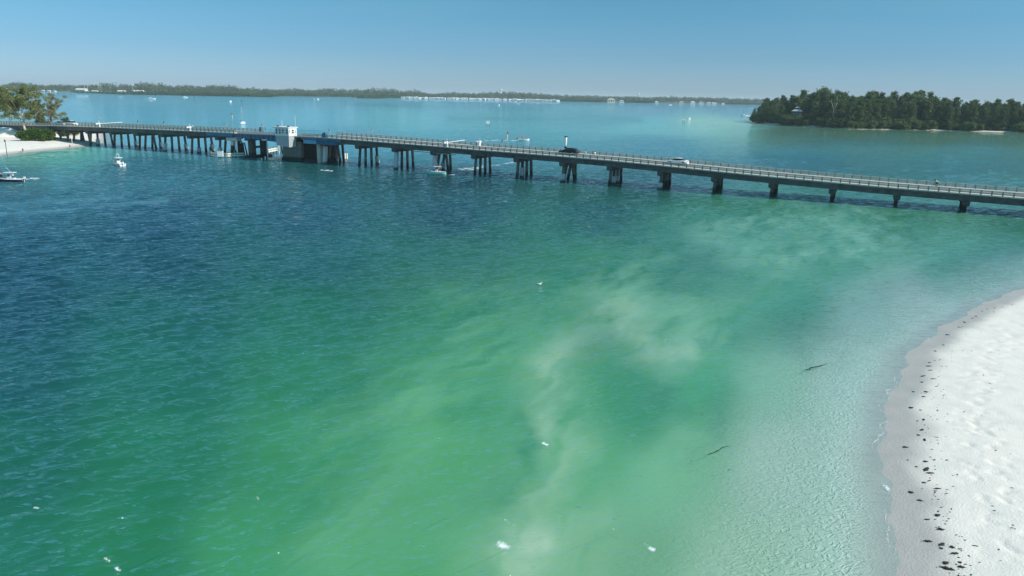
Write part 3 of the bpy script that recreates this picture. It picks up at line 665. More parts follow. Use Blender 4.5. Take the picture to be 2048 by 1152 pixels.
def dolphin(q, label, n, h, lean, seed):
    g = thing('pile_dolphin', label, 'mooring dolphin', (q.x,q.y,0), 0, 'clusters of dark timber piles'); rg = random.Random(seed)
    for k in range(n):
        x = (k-(n-1)/2)*.75; m = MB(); m.tube((x*1.2+lean, rg.uniform(-.5,.5), -2.4), (x*.8, rg.uniform(-.3,.3), h*rg.uniform(.9,1.05)), .24, .2, 8)
        m.build('pile', timber, g)
    return g
dolphin(at(467,312)+NB*2, 'dark pile cluster under the white service platform', 5, 4.7, 0, 1)
dolphin(at(482,311)+NB*1, 'dark leaning pile cluster right of the white service platform', 3, 3.9, .6, 2)
dolphin(at(549,308)+NB*3, 'dark leaning pile cluster beside the control house pier', 4, 5.2, 1.1, 3)
dolphin(at(529,314)+NB*1, 'thin dark pile pair left of the white pole', 2, 5.0, 0, 4)
q = at(470,312)
g = thing('service_platform', 'white walled service platform on dark piles under the bridge left of the lifting span', 'platform', (q.x,q.y,0), BROT)
MB().box(-2.3,2.1,-.9,1.0,4.72,6.15).build('wall_panel', white, g); MB().box(-2.4,2.2,-1.0,1.1,4.55,4.70).build('floor', white_w, g)
MB().box(-.9,.1,-.4,.5,6.152,6.6).build('cabinet', metal, g); m = MB(); m.box(1.45,1.9,-1.1,-.92,1.9,4.5); m.build('ladder', white, g)
m = MB(); m.box(-.1,.9,-1.15,-.95,3.3,4.4); m.build('side_box', white_w, g)
g = thing('white_pole', 'tall slim white pole rising from the fender left of the control house', 'pole', tuple(at(536,318.5)), 0)
MB().tube((0,0,-2),(0,0,5.4),.13,n=8).build('shaft', white, g); MB().box(-1.3,1.1,-.4,.4,5.4,5.8).build('shelf', white_w, g)
g = thing('white_pole', 'short white pole at the right tip of the short timber fender', 'pole', tuple(at(558.5,307.5)), 0)
MB().tube((0,0,-2),(0,0,2.9),.12,n=8).build('shaft', white, g)
g = thing('floating_debris_boom', 'cream tangle of broken fender timber floating left of the control house pier', 'broken fender', tuple(at(540,321)), 0)
for k in range(7):
    rg = random.Random(k+9); x = -2.2+k*.75
    MB().tube((x,rg.uniform(-.6,.6),rg.uniform(-.3,.3)),(x+rg.uniform(-.6,.9),rg.uniform(-.5,.5),rg.uniform(.5,1.2)),.2,n=6).build('timber', timber_p, g)
for x, y in ((636+40,322-10),(645,317),(690,317),(694,317)):
    q = at(x, y); 
    g = thing('short_pile', 'short pale pile end in the water behind the bridge right of the control house', 'pile', (q.x,q.y,0), 0, 'short pale piles behind the bridge')
    MB().tube((0,0,-2.4),(0,0,1.5),.24,n=8).build('shaft', timber_p, g); MB().tube((0,0,1.5),(0,0,1.6),.27,n=8).build('cap', white_w, g)

# ================================================================== VEGETATION
def leafmat(name, col, var=.45, scale=.5, rand=.18, trans=.25):
    m = bpy.data.materials.new(name); m.use_nodes = True; t = m.node_tree; b = t.nodes['Principled BSDF']; N = t.nodes.new; LK = t.links.new
    tc = N('ShaderNodeTexCoord'); n = N('ShaderNodeTexNoise'); n.inputs['Scale'].default_value = scale; n.inputs['Detail'].default_value = 5; n.inputs['Roughness'].default_value = .7
    LK(tc.outputs['Object'], n.inputs[0])
    r = N('ShaderNodeMapRange'); r.inputs[1].default_value = .32; r.inputs[2].default_value = .68; r.inputs[3].default_value = 1-var; r.inputs[4].default_value = 1+var; LK(n.outputs[0], r.inputs[0])
    hs = N('ShaderNodeHueSaturation'); hs.inputs['Color'].default_value = (*col,1); LK(r.outputs[0], hs.inputs['Value'])
    oi = N('ShaderNodeObjectInfo'); rr_ = N('ShaderNodeMapRange'); rr_.inputs[3].default_value = 1-rand; rr_.inputs[4].default_value = 1+rand
    h2 = N('ShaderNodeHueSaturation'); LK(oi.outputs['Random'], rr_.inputs[0]); LK(rr_.outputs[0], h2.inputs['Value']); LK(hs.outputs[0], h2.inputs['Color'])
    hh = N('ShaderNodeMapRange'); hh.inputs[3].default_value = .475; hh.inputs[4].default_value = .515; LK(n.outputs[0], hh.inputs[0]); LK(hh.outputs[0], h2.inputs['Hue'])
    LK(h2.outputs[0], b.inputs['Base Color']); b.inputs['Roughness'].default_value = .75; b.inputs['Specular IOR Level'].default_value = .15
    tl = N('ShaderNodeBsdfTranslucent'); LK(h2.outputs[0], tl.inputs[0]); ms = N('ShaderNodeMixShader'); ms.inputs[0].default_value = trans
    LK(b.outputs[0], ms.inputs[1]); LK(tl.outputs[0], ms.inputs[2]); LK(ms.outputs[0], t.nodes['Material Output'].inputs[0]); return m
pine_l = leafmat('casuarina_foliage', (.115,.165,.06)); pine_w = leafmat('casuarina_foliage_warm', (.30,.28,.12))
pine_n = leafmat('near_casuarina_foliage', (.17,.19,.065), .5, .35)
mang = leafmat('mangrove_foliage', (.10,.15,.05), .4, .4); shrubm = leafmat('sea_grape_foliage', (.075,.135,.032), .4, .8)
far_l = leafmat('far_foliage', (.085,.12,.055), .7, .02, 0); far_m = leafmat('far_mangrove_foliage', (.05,.10,.04), .5, .02, 0)
bark = mat('bark', (.22,.19,.16), .95, .3, 3.0); bark_p = mat('pale_bark', (.50,.46,.38), .9, .2, 3.0)
def leaves(cen, rad, n, size, rg, up=.3, shell=.55):
    """n small triangles scattered through ellipsoids cen (k,3) rad (k,3); returns V, F"""
    cen = np.asarray(cen, float); rad = np.asarray(rad, float); k = len(cen)
    vol = rad.prod(1)**(2/3); idx = rg.choice(k, n, p=vol/vol.sum())
    d = rg.normal(size=(n, 3)); d /= np.linalg.norm(d, axis=1)[:, None]
    r = shell+(1-shell)*rg.random(n)**.6; r = np.where(rg.random(n) < .3, rg.random(n), r)
    p = cen[idx]+d*rad[idx]*r[:, None]
    a = rg.normal(size=(n, 3)); a[:, 2] *= .6; a[:, 2] += up*np.abs(rg.normal(size=n)); a /= np.linalg.norm(a, axis=1)[:, None]
    b = np.cross(a, rg.normal(size=(n, 3))); b /= np.linalg.norm(b, axis=1)[:, None]
    sz = size*(.6+.8*rg.random(n))[:, None]
    V = np.stack([p-b*sz*.35, p+b*sz*.35, p+a*sz*1.3], 1).reshape(-1, 3)
    return V, np.arange(3*n).reshape(-1, 3)
def casuarina(seed, H, crownw, n, size, base=.2, fan=False, lean=0, m_leaf=None, m_bark=None, puff=1.0, trunk_r=None):
    """returns (trunk MB, leafV, leafF): tapered trunk with rising limbs, feathery puffs on the limbs"""
    rg = np.random.default_rng(seed); m = MB(); cen = []; rad = []
    tr = trunk_r or H*.016
    K = 7; pts = [Vector((lean*H*(i/K)**1.3+rg.normal()*.012*H*(i > 0), rg.normal()*.012*H*(i > 0), H*.97*i/K)) for i in range(K+1)]
    if fan: pts = pts[:3]
    m.path([Vector((0,0,-.6))]+pts, [tr*1.25]+[tr*(1-.85*i/K) for i in range(len(pts))], 7)
    nb = int(20+H*.5)
    for i in range(nb):
        f = base+(1-base)*(i+rg.random()*.6)/nb; f = min(f, .98)
        if fan:
            o = pts[0].lerp(pts[-1], .3+.7*rg.random()); az = rg.random()*6.283; tilt = (.2+1.15*rg.random()); ln = H*(.62+.35*rg.random())*(1-.12*tilt)
            dirv = Vector((math.sin(tilt)*math.cos(az), math.sin(tilt)*math.sin(az), math.cos(tilt)))
        else:
            k = f*K; i0 = min(int(k), K-1); o = pts[i0].lerp(pts[i0+1], k-i0)
            az = i*2.4+rg.random(); ln = crownw*(.35+.65*math.sin(math.pi*min(1, (f-base+.12)/(1-base+.12))**.75))*(.6+.6*rg.random())
            tilt = .9-.45*f+rg.random()*.25
            dirv = Vector((math.sin(tilt)*math.cos(az), math.sin(tilt)*math.sin(az), math.cos(tilt)))
        mid = o+dirv*ln*.5+Vector((0,0,ln*.02)); end = o+dirv*ln+Vector((0,0,ln*.10))
        m.path([o, mid, end], [tr*.32, tr*.2, tr*.06], 5)
        for q in (.45,.7,.95):
            c = o.lerp(end, q)+Vector(tuple(rg.normal(size=3)*ln*.07)); rr0 = (ln*.17+H*.018)*(.7+.6*rg.random())*puff
            cen.append(tuple(c)); rad.append((rr0*1.05, rr0*1.05, rr0*.75))
    if not fan: cen.append(tuple(pts[-1])); rad.append((H*.03,H*.03,H*.06))
    V, F = leaves(cen, rad, n, size, rg)
    return m, V, F
def add_tree(name, label, cat, loc, spec, ml, mb_, group=None, rz=0):
    g = thing(name, label, cat, tuple(loc), rz, group)
    m, V, F = spec; t_ = m.build('trunk', mb_, g)
    c = np_mesh('crown', V, F, ml, False); c.parent = g
    return g
# --- left shore trees
lt = 'casuarina trees at the left end of the bridge'
g1 = at(52, 276, 1.2); add_tree('casuarina_tree', 'tall open green casuarina with pale trunk standing in front of the bridge at far left', 'tree', g1, casuarina(11, 15.6, 7.6, 10000, .36, .30, puff=.72, trunk_r=.45), pine_n, bark_p, lt)
g2 = at(102, 249, 1.2); add_tree('casuarina_tree', 'straw coloured fan shaped casuarina behind the bridge, right of the shrubs', 'tree', g2, casuarina(12, 13.6, 6, 12000, .28, .2, fan=True, puff=.46, trunk_r=.4), pine_w, bark, lt)
g3 = at(-8, 262, 1.5); add_tree('casuarina_tree', 'green casuarina cut off by the left edge of the photo', 'tree', g3, casuarina(13, 15.5, 7.5, 9000, .36, .2, puff=.75, trunk_r=.4), pine_n, bark, lt)
g4 = at(77, 252, 1.2); add_tree('casuarina_tree', 'small green casuarina between the tall one and the straw coloured one', 'tree', g4, casuarina(14, 11, 4.6, 6000, .34, .2, puff=.9), pine_n, bark, lt)
g5 = at(22, 252, 1.5); add_tree('casuarina_tree', 'dense green casuarina just behind the bridge at far left', 'tree', g5, casuarina(15, 15.5, 6, 7500, .42, .15, puff=1.0), pine_n, bark, lt)
g6 = at(132, 249, 1.0); add_tree('shrub', 'low green shrub behind the railing right of the straw coloured tree', 'shrub', g6, casuarina(16, 3.2, 2.8, 1800, .28, .05, fan=True, puff=1.3), shrubm, bark)
def bush(seed, w, h, n, size):
    rg = np.random.default_rng(seed); cen = []; rad = []; m = MB()
    for i in range(16):
        a = rg.random()*6.283; q = rg.random()**.5*w*.75; r0 = w*(.22+.16*rg.random()); z = h*(.25+.5*rg.random()*(1-.5*q/w))
        cen.append((q*math.cos(a), q*math.sin(a)*.7, z)); rad.append((r0, r0*.8, h*.32))
        m.tube((q*.2*math.cos(a), q*.15*math.sin(a), -.2), (q*math.cos(a), q*.7*math.sin(a), z), .06, .03, 5)
    V, F = leaves(cen, rad, n, size, rg); V[:, 2] = np.maximum(V[:, 2], -.1); return m, V, F
for i, (x, y, w_, h_, lab) in enumerate([(52,282,3.6,3.4,'low bright green shrub at the left end of the shrub row on the sand'),(68,282,4.0,4.6,'broad green shrub second from the left in the row on the sand'),(84,282,4.2,5.4,'largest green shrub in the middle of the row on the sand'),
        (98,281,3.6,4.0,'round green shrub at the right end of the row on the sand'),(90,275,3.0,8.4,'tall olive shrub rising in front of the bridge deck behind the shrub row'),(127,272,2.6,3.0,'dark green shrub under the bridge among the piles'),(150,270,2.4,2.4,'small green shrub behind the piles on the back of the spit')]):
    add_tree('shrub', lab, 'shrub', at(x, y, 1.1), bush(30+i, w_, h_, 3600, .36), shrubm if i != 4 else pine_n, bark, 'shrubs on the sand spit')

# --- island
ISL = [tuple(at(*p)[:2]) for p in [(1491,243.5),(1520,247.5),(1560,250.5),(1600,253),(1650,255.5),(1700,258),(1800,259.5),(1900,261.5),(2048,266),(2300,276)]]
far = [(x+(190 if i < 9 else 60), y+260-i*8) for i, (x, y) in enumerate(ISL)][::-1]; far[-1] = (ISL[0][0]+70, ISL[0][1]+120)
ISLP = ISL+far
xs = np.arange(200, 860, 4.0); ys = np.arange(360, 1080, 4.0); GX, GY = np.meshgrid(xs, ys); sdi = poly_sd(GX, GY, ISLP)+(fbm(GX*.05, GY*.05, 95, 3)-.5)*5
isl = np_mesh('island_ground', np.stack([GX, GY, np.where(sdi > 0, .9*(1-np.exp(-sdi/6)), np.maximum(sdi*.12, -4))], -1).reshape(-1, 3), grid_faces(len(ys), len(xs)), sm)
vattr(isl, 'data', np.stack([sstep(0, 3, sdi)*.8, sdi*0, sdi*0], -1)); tag(isl, 'low sandy ground of the wooded island', kind='structure')
protos = []
for k in range(6):
    H = [25,27,23,26,24,22][k]; protos.append((H, casuarina(100+k, H, H*[.24,.28,.26,.24,.29,.27][k], 3400, .85, .08, puff=1.35)))
ipine = []
skyl = [(1495,222),(1503,213),(1520,204),(1545,197),(1570,194),(1600,187),(1640,185),(1672,184),(1700,191),(1730,190),(1760,192),(1790,191),(1830,193),(1870,196),(1905,200),(1945,205),(1985,204),(2020,206),(2060,205),(2200,212)]
def shore_pt(px, back):
    y = np.interp(px, [1491,1520,1560,1600,1650,1700,1800,1900,2048,2300], [243.5,247.5,250.5,253,255.5,258,259.5,261.5,266,276]); q = at(px, y); d = q.normalized(); d.z = 0
    return Vector((q.x, q.y, .6))+Vector((d.x, d.y, 0))*back
grp = 'casuarinas on the wooded island'; pos_words = ['near the left tip','in the left part','left of the middle','in the middle','right of the middle','in the right part','at the right edge']
rg = random.Random(5); count = 0
for row, (back, step) in enumerate([(16,17),(34,16),(60,16),(95,17)]):
    px = 1506+row*7
    while px < 2120:
        q = shore_pt(px+rg.uniform(-4,4), back+rg.uniform(-6,6)); ph = np.interp(px, [a for a, _ in skyl], [b for _, b in skyl])
        dist = math.hypot(q.x, q.y); hor = 167+.0208*px; top = HC+(hor-ph)/FPX*dist*1.03
        H = top*([.82,.93,1.0,1.03][row])*rg.uniform(.84,1.05)-.6
        k = rg.randrange(6); H0, sp_ = protos[k]
        if not ((row == 0) and (1572 < px < 1612)):
            wd = pos_words[min(6, int((px-1495)/80))]; rw_ = ['front row','second row','third row','back row'][row]
            lab = f'dark feathery casuarina in the {rw_} {wd} of the island'
            src = next((g for kk, g in ipine if kk == k), None); scl = (H/H0*rg.uniform(.85,1.15),)*2+(H/H0,)
            if src is None:
                src = add_tree('casuarina_tree', lab, 'tree', q, sp_, pine_l, bark, grp, rg.random()*6.28); src.scale = scl; ipine.append((k, src))
            else: dup(src, tuple(q), rg.random()*6.28, lab, scl)
        px += step*rg.uniform(.75,1.25)
# mangroves along the island's edge
mp_ = [bush(200+k, 5.5, [6,5,7][k], 1500, .7) for k in range(3)]; msrc = {}
px = 1512
while px < 2110:
    dens = 1.0 if (1640 < px) else .5
    if not (1528 < px < 1562 or 1612 < px < 1640 or 1648 < px < 1664 or 1683 < px < 1698 or 1855 < px < 1890 or 1958 < px < 2030) or rg.random() < .12:
        q = shore_pt(px, rg.uniform(2,7)); k = rg.randrange(3); lab = f'rounded mangrove at the water {pos_words[min(6, int((px-1495)/80))]} of the island'; s_ = rg.uniform(.75,1.35)
        if k not in msrc: msrc[k] = add_tree('mangrove', lab, 'mangrove', q, mp_[k], mang, bark, 'mangroves at the island edge'); msrc[k].scale = (s_,)*3
        else: dup(msrc[k], tuple(q), rg.random()*6.28, lab, (s_*1.1, s_*1.1, s_))
    px += rg.uniform(7, 13)
px = 1512
while px < 2110:      # undergrowth behind them
    q = shore_pt(px, rg.uniform(13,20)); k = rg.randrange(3); s_ = rg.uniform(1.0,1.7)
    if k in msrc: dup(msrc[k], tuple(q), rg.random()*6.28, f'dark undergrowth bush under the casuarinas {pos_words[min(6, int((px-1495)/80))]} of the island', (s_*1.2, s_*1.2, s_))
    px += rg.uniform(9, 14)
# pale forked dead tree
q = shore_pt(1662, 8); g = thing('dead_tree', 'pale leafless forked tree standing in front of the dark casuarinas', 'dead tree', tuple(q), 0)
m = MB(); m.path([(0,0,-.5),(0,0,8),(.3,0,12.5)], [.3,.26,.22], 7); m.path([(.3,0,12.5),(-2.0,0,18),(-2.6,0,21)], [.26,.18,.08], 6); m.path([(.3,0,12.5),(2.2,0,18),(1.7,0,23)], [.28,.2,.08], 6); m.path([(1.9,0,17),(4,0,21)], [.12,.05], 5); m.path([(-1.6,0,17),(-4,0,20)], [.12,.05], 5)
m.build('trunk', mat('dead_bark', (.30,.28,.23), .9), g)
# stilt house with two tiered white roof
q = shore_pt(1591, 20); g = thing('stilt_house', 'house with tiered white roof half hidden in the island trees', 'house', tuple(q), R(-20)); g.scale = (.8,.8,.9)
wl = mat('house_weathered_blue', (.10,.12,.16), .8)
def pyr(m, w_, d_, z, h, tw=.2, th_=.12):
    m.hexa([(-w_,-d_,z),(w_,-d_,z),(w_,d_,z),(-w_,d_,z)], [(-w_*tw,-d_*tw,z+h),(w_*tw,-d_*tw,z+h),(w_*tw,d_*tw,z+h),(-w_*tw,d_*tw,z+h)]); m.box(-w_-.05,w_+.05,-d_-.05,d_+.05,z-.35,z-.002); return m
sr_ = mat('stilt_roof', (.42,.42,.42), .6); pyr(MB(), 5.6, 5.6, 12.0, 1.6, .45).build('roof', sr_, g); pyr(MB(), 2.4, 2.4, 15.0, 1.1, .2).build('roof_lantern', sr_, g)
MB().box(-2.1,2.1,-2.1,2.1,13.6,14.64).build('lantern_wall', wl, g); w0 = MB().box(-4.6,4.6,-4.6,4.6,4,11.64).build('wall', wl, g)
pyr(MB(), 7.6, 6.8, 6.5, .5, .65).build('veranda_roof', mat('grey_roof', (.16,.19,.24), .7), g)
for x in (-3, 0, 3): f = MB().box(x-.6,x+.6,-4.66,-4.602,8.2,10); w1 = f.build('window', white, g); MB().box(x-.5,x+.5,-4.72,-4.662,8.3,9.9).build('pane', glass, w1)
for x in (-4, 4): MB().tube((x,-4,-1),(x,-4,4),.25,n=6).build('stilt', timber, g)

# --- far shore: masses of wood too distant to count
def far_mass(name, label, spec, mm, size, seed, per):
    """spec list of (px, y_base, y_top, back metres, width jitter); irregular tree heads"""
    rg = np.random.default_rng(seed); cen = []; rad = []
    for px, yb, yt, back in spec:
        q = at(px, yb); d = q.length; hor = 167+.0208*px; ux = q/d
        for k in range(3):
            bk = back*(k/2)+rg.random()*back*.3; D_ = d+bk; H = (HC+(hor-yt)/FPX*D_)*(.62+.38*rg.random())*(.9+.1*k); H = max(H, 3.5)
            c = ux*D_+Vector((rg.normal()*D_*.0025, 0, 0)); w_ = D_*.0024*(.7+.7*rg.random())
            cen.append((c.x, c.y, H*.45)); rad.append((w_*1.3, w_*1.3, H*.5)); 
            cen.append((c.x+rg.normal()*w_*.6, c.y, H*.75)); rad.append((w_*.8, w_*.8, H*.26))
    V, F = leaves(cen, rad, len(cen)*per, size, rg, .3, .7); V[:, 2] = np.maximum(V[:, 2], 0)
    o = np_mesh(name, V, F, mm, False); tag(o, label, kind='stuff'); return o
def lerp_tab(tab, x): return float(np.interp(x, [a for a, *_ in tab], [b for _, b in tab]))
topt = [(-300,172),(0,169),(20,165),(50,164),(75,168),(95,169),(118,167),(150,169),(180,169),(225,164),(237,171),(245,167),(262,170),(290,163),(302,167),(320,166),(345,170),(366,168),(400,170),(440,170),(470,170),(487,175),(500,173),(540,177),(560,177),(580,175),(620,178),(650,177),(657,175),(690,178),(738,176),(775,176),(800,180),(830,179),(845,183),(880,186),(900,183),(950,185),(990,182),(1010,182),(1045,184),(1060,183),(1090,187),(1130,189),(1180,190),(1240,191),(1300,193),(1340,191),(1380,193),(1440,194),(1510,197)]
baset = [(-300,180),(0,182),(60,183),(150,184),(160,185),(240,188),(400,191),(545,193.5),(566,192.5),(710,194),(720,196),(800,196),(1000,200),(1130,203),(1240,205),(1500,209.5)]
def tops(px): return lerp_tab(topt, px)
def bases(px): return lerp_tab(baset, px)
back_spec = [(px, bases(px)-1.3, tops(px)+RNG.random()*2.2, 500 if px < 900 else 900) for px in np.arange(-200, 1530, 2.6)]
far_mass('far_woodland', 'hazy belt of trees along the far shore', back_spec, far_l, 3.4, 3, 26)
mg = []
for a, b, h in ((150,262,4.2),(262,545,8),(545,810,7),(1120,1212,5),(1246,1310,5.5),(1450,1530,4)):
    mg += [(px, bases(px)+(.8 if a < 540 or 720 < px < 770 else 0), bases(px)-h*(.8+.35*RNG.random()), 60) for px in np.arange(a, b, 2.2)]
far_mass('far_mangroves', 'dark low mangrove belt at the foot of the far woodland', mg, far_m, 2.4, 4, 22)
ridge = [(px, 175+.0208*(px-540)+1.2, 173.5+.0208*(px-540)+RNG.random()*1.2+(.8 if px < 1600 else 1.2+1.0*math.sin(px*.05)), 800) for px in np.arange(380, 2120, 4.5)]
far_mass('distant_ridge_woods', 'pale blue tree line on the horizon', ridge, far_l, 9, 5, 22)
# land strip under the far wood
b = MB(); P1 = [at(px, bases(px)+.05, .0) for px in np.arange(-220, 1541, 20)]
for a, c in zip(P1[:-1], P1[1:]):
    a1 = a*1.02; c1 = c*1.02; a2 = a.normalized()*16000; c2 = c.normalized()*16000
    b.add([(a.x,a.y,-.3),(c.x,c.y,-.3),(c1.x,c1.y,1.2),(a1.x,a1.y,1.2)], [(0,1,2,3)]); b.add([(a1.x,a1.y,1.2),(c1.x,c1.y,1.2),(c2.x,c2.y,1.2),(a2.x,a2.y,1.2)], [(0,1,2,3)])
tag(b.build('far_shore_ground', mat('far_ground', (.10,.11,.07), .95, .3, .01)), 'low ground of the far shore', kind='structure')

# ================================================================== PEOPLE
skin_m = mat('skin', (.42,.24,.16), .6, .05, 5); hair_m = mat('hair', (.03,.02,.015), .8)
def skinned(name, verts, edges, radii, m, parent, root=0, sub=1):
    me = bpy.data.meshes.new(name); me.from_pydata([tuple(v) for v in verts], edges, []); me.materials.append(m)
    o = bpy.data.objects.new(name, me); C.objects.link(o); o.parent = parent
    md = o.modifiers.new('skin', 'SKIN'); md.use_smooth_shade = True
    lay = me.skin_vertices[0] if me.skin_vertices else None
    if lay is None:
        bm = bmesh.new(); bm.from_mesh(me); bm.verts.layers.skin.verify(); bm.to_mesh(me); bm.free(); lay = me.skin_vertices[0]
    for i, r in enumerate(radii): lay.data[i].radius = (r, r); lay.data[i].use_root = (i == root)
    s_ = o.modifiers.new('sub', 'SUBSURF'); s_.levels = sub; s_.render_levels = sub
    return o
def person(label, loc, rz, pose, shirt, shorts, hat=None, hair=hair_m):
    """x = facing direction"""
    g = thing('person', label, 'person', tuple(loc), rz)
    if pose == 'stand':
        J = dict(pel=(0,0,.95), ch=(.02,0,1.28), nk=(.03,0,1.48), hd=(.05,0,1.60), ht=(.05,0,1.74), hl=(0,.1,.92), hr=(0,-.1,.92), kl=(.05,.13,.5), kr=(-.02,-.13,.5), al=(.0,.14,.07), ar=(-.05,-.14,.07), fl=(.16,.15,.03), fr=(.12,-.15,.03),
                 sl=(.0,.2,1.40), sr=(.0,-.2,1.40), el=(.1,.26,1.14), er=(.1,-.26,1.14), wl=(.34,.2,1.12), wr=(.34,-.2,1.12), pl=(.43,.19,1.13), pr=(.43,-.19,1.13))
    elif pose == 'sit':
        J = dict(pel=(0,0,.12), ch=(-.06,0,.44), nk=(-.03,0,.63), hd=(.02,0,.76), ht=(.04,0,.90), hl=(.03,.1,.11), hr=(.03,-.1,.11), kl=(.36,.15,.44), kr=(.40,-.12,.40), al=(.58,.16,.08), ar=(.66,-.13,.07), fl=(.76,.18,.06), fr=(.84,-.13,.05),
                 sl=(-.03,.2,.56), sr=(-.03,-.2,.56), el=(.1,.25,.34), er=(.12,-.24,.34), wl=(.33,.18,.46), wr=(.35,-.15,.44), pl=(.40,.12,.46), pr=(.42,-.08,.45))
    else:   # ride
        J = dict(pel=(0,0,1.0), ch=(.20,0,1.26), nk=(.36,0,1.38), hd=(.46,0,1.50), ht=(.52,0,1.62), hl=(.02,.09,.97), hr=(.02,-.09,.97), kl=(.36,.11,.82), kr=(.30,-.11,.60), al=(.16,.12,.42), ar=(.04,-.12,.20), fl=(.30,.12,.36), fr=(.20,-.12,.15),
                 sl=(.30,.18,1.33), sr=(.30,-.18,1.33), el=(.44,.24,1.12), er=(.44,-.24,1.12), wl=(.62,.22,1.06), wr=(.62,-.22,1.06), pl=(.69,.22,1.05), pr=(.69,-.22,1.05))
    rad = dict(pel=.13, ch=.145, nk=.06, hd=.085, ht=.07, hl=.09, hr=.09, kl=.06, kr=.06, al=.042, ar=.042, fl=.035, fr=.035, sl=.06, sr=.06, el=.042, er=.042, wl=.028, wr=.028, pl=.034, pr=.034)
    ks = list(J); ix = {k: i for i, k in enumerate(ks)}
    E_ = [('pel','ch'),('ch','nk'),('nk','hd'),('hd','ht'),('pel','hl'),('pel','hr'),('hl','kl'),('hr','kr'),('kl','al'),('kr','ar'),('al','fl'),('ar','fr'),('ch','sl'),('ch','sr'),('sl','el'),('sr','er'),('el','wl'),('er','wr'),('wl','pl'),('wr','pr')]
    V = [J[k] for k in ks]; Rr = [rad[k] for k in ks]; Ed = [(ix[a], ix[b]) for a, b in E_]
    for h, sgn in (('pl',1),('pr',-1)):          # five curled fingers per hand
        p0 = Vector(J[h]); d = (p0-Vector(J['w'+h[1]])).normalized()
        for f in range(5):
            ln = [.045,.07,.08,.075,.055][f]; off = Vector((0,.014*(f-2)*1.3*sgn,0)) if f else Vector((-.02,-.035*sgn,.01))
            a = p0+d*.035+off; b = a+d*ln*.6+Vector((0,0,-.01)); c = b+d*ln*.25+Vector((0,0,-.03)); i0 = len(V)
            V += [tuple(a), tuple(b), tuple(c)]; Rr += [.010,.009,.008]; Ed += [(ix[h], i0), (i0, i0+1), (i0+1, i0+2)]
    skinned('body', V, Ed, Rr, skin_m, g)
    T = ['pel','ch','nk','sl','sr','el','er']; ti = {k: i for i, k in enumerate(T)}
    tv = [Vector(J[k]) for k in T]; tv[2] = Vector(J['ch']).lerp(Vector(J['nk']), .72); tv[5] = Vector(J['sl']).lerp(Vector(J['el']), .7); tv[6] = Vector(J['sr']).lerp(Vector(J['er']), .7)
    skinned('shirt', tv, [(0,1),(1,2),(1,3),(1,4),(3,5),(4,6)], [.145,.165,.09,.08,.08,.062,.062], shirt, g)
    tv = [Vector(J['pel']), Vector(J['hl']), Vector(J['hr']), Vector(J['hl']).lerp(Vector(J['kl']), .85), Vector(J['hr']).lerp(Vector(J['kr']), .85)]
    skinned('shorts', tv, [(0,1),(0,2),(1,3),(2,4)], [.15,.11,.11,.085,.085], shorts, g)
    h = Vector(J['ht']); MB().ball((h.x-.015, h.y, h.z-.03), (.10,.09,.10)).build('hair', hair, g)
    fc = Vector(J['hd']).lerp(h, .35)
    MB().ball((fc.x+.10, fc.y, fc.z-.01), (.018,.013,.02), 6, 4).build('nose', skin_m, g)
    m = MB(); m.ball((fc.x+.085, .032, fc.z+.02), (.012,.013,.008), 6, 4); m.ball((fc.x+.085, -.032, fc.z+.02), (.012,.013,.008), 6, 4); m.build('eyes', dark, g)
    if hat: m = MB(); m.ball((h.x,h.y,h.z+.02), (.12,.11,.09)); m.box(h.x+.05,h.x+.22,-.08,.08,h.z-.01,h.z+.01); m.build('hat', hat, g)
    return g
cl_dark = mat('dark_cloth', (.02,.025,.04), .9); cl_white = mat('white_cloth', (.75,.77,.70), .9); cl_red = mat('red_cloth', (.35,.04,.04), .9); cl_blue = mat('blue_cloth', (.05,.12,.3), .9); cl_tan = mat('tan_cloth', (.40,.33,.24), .9)

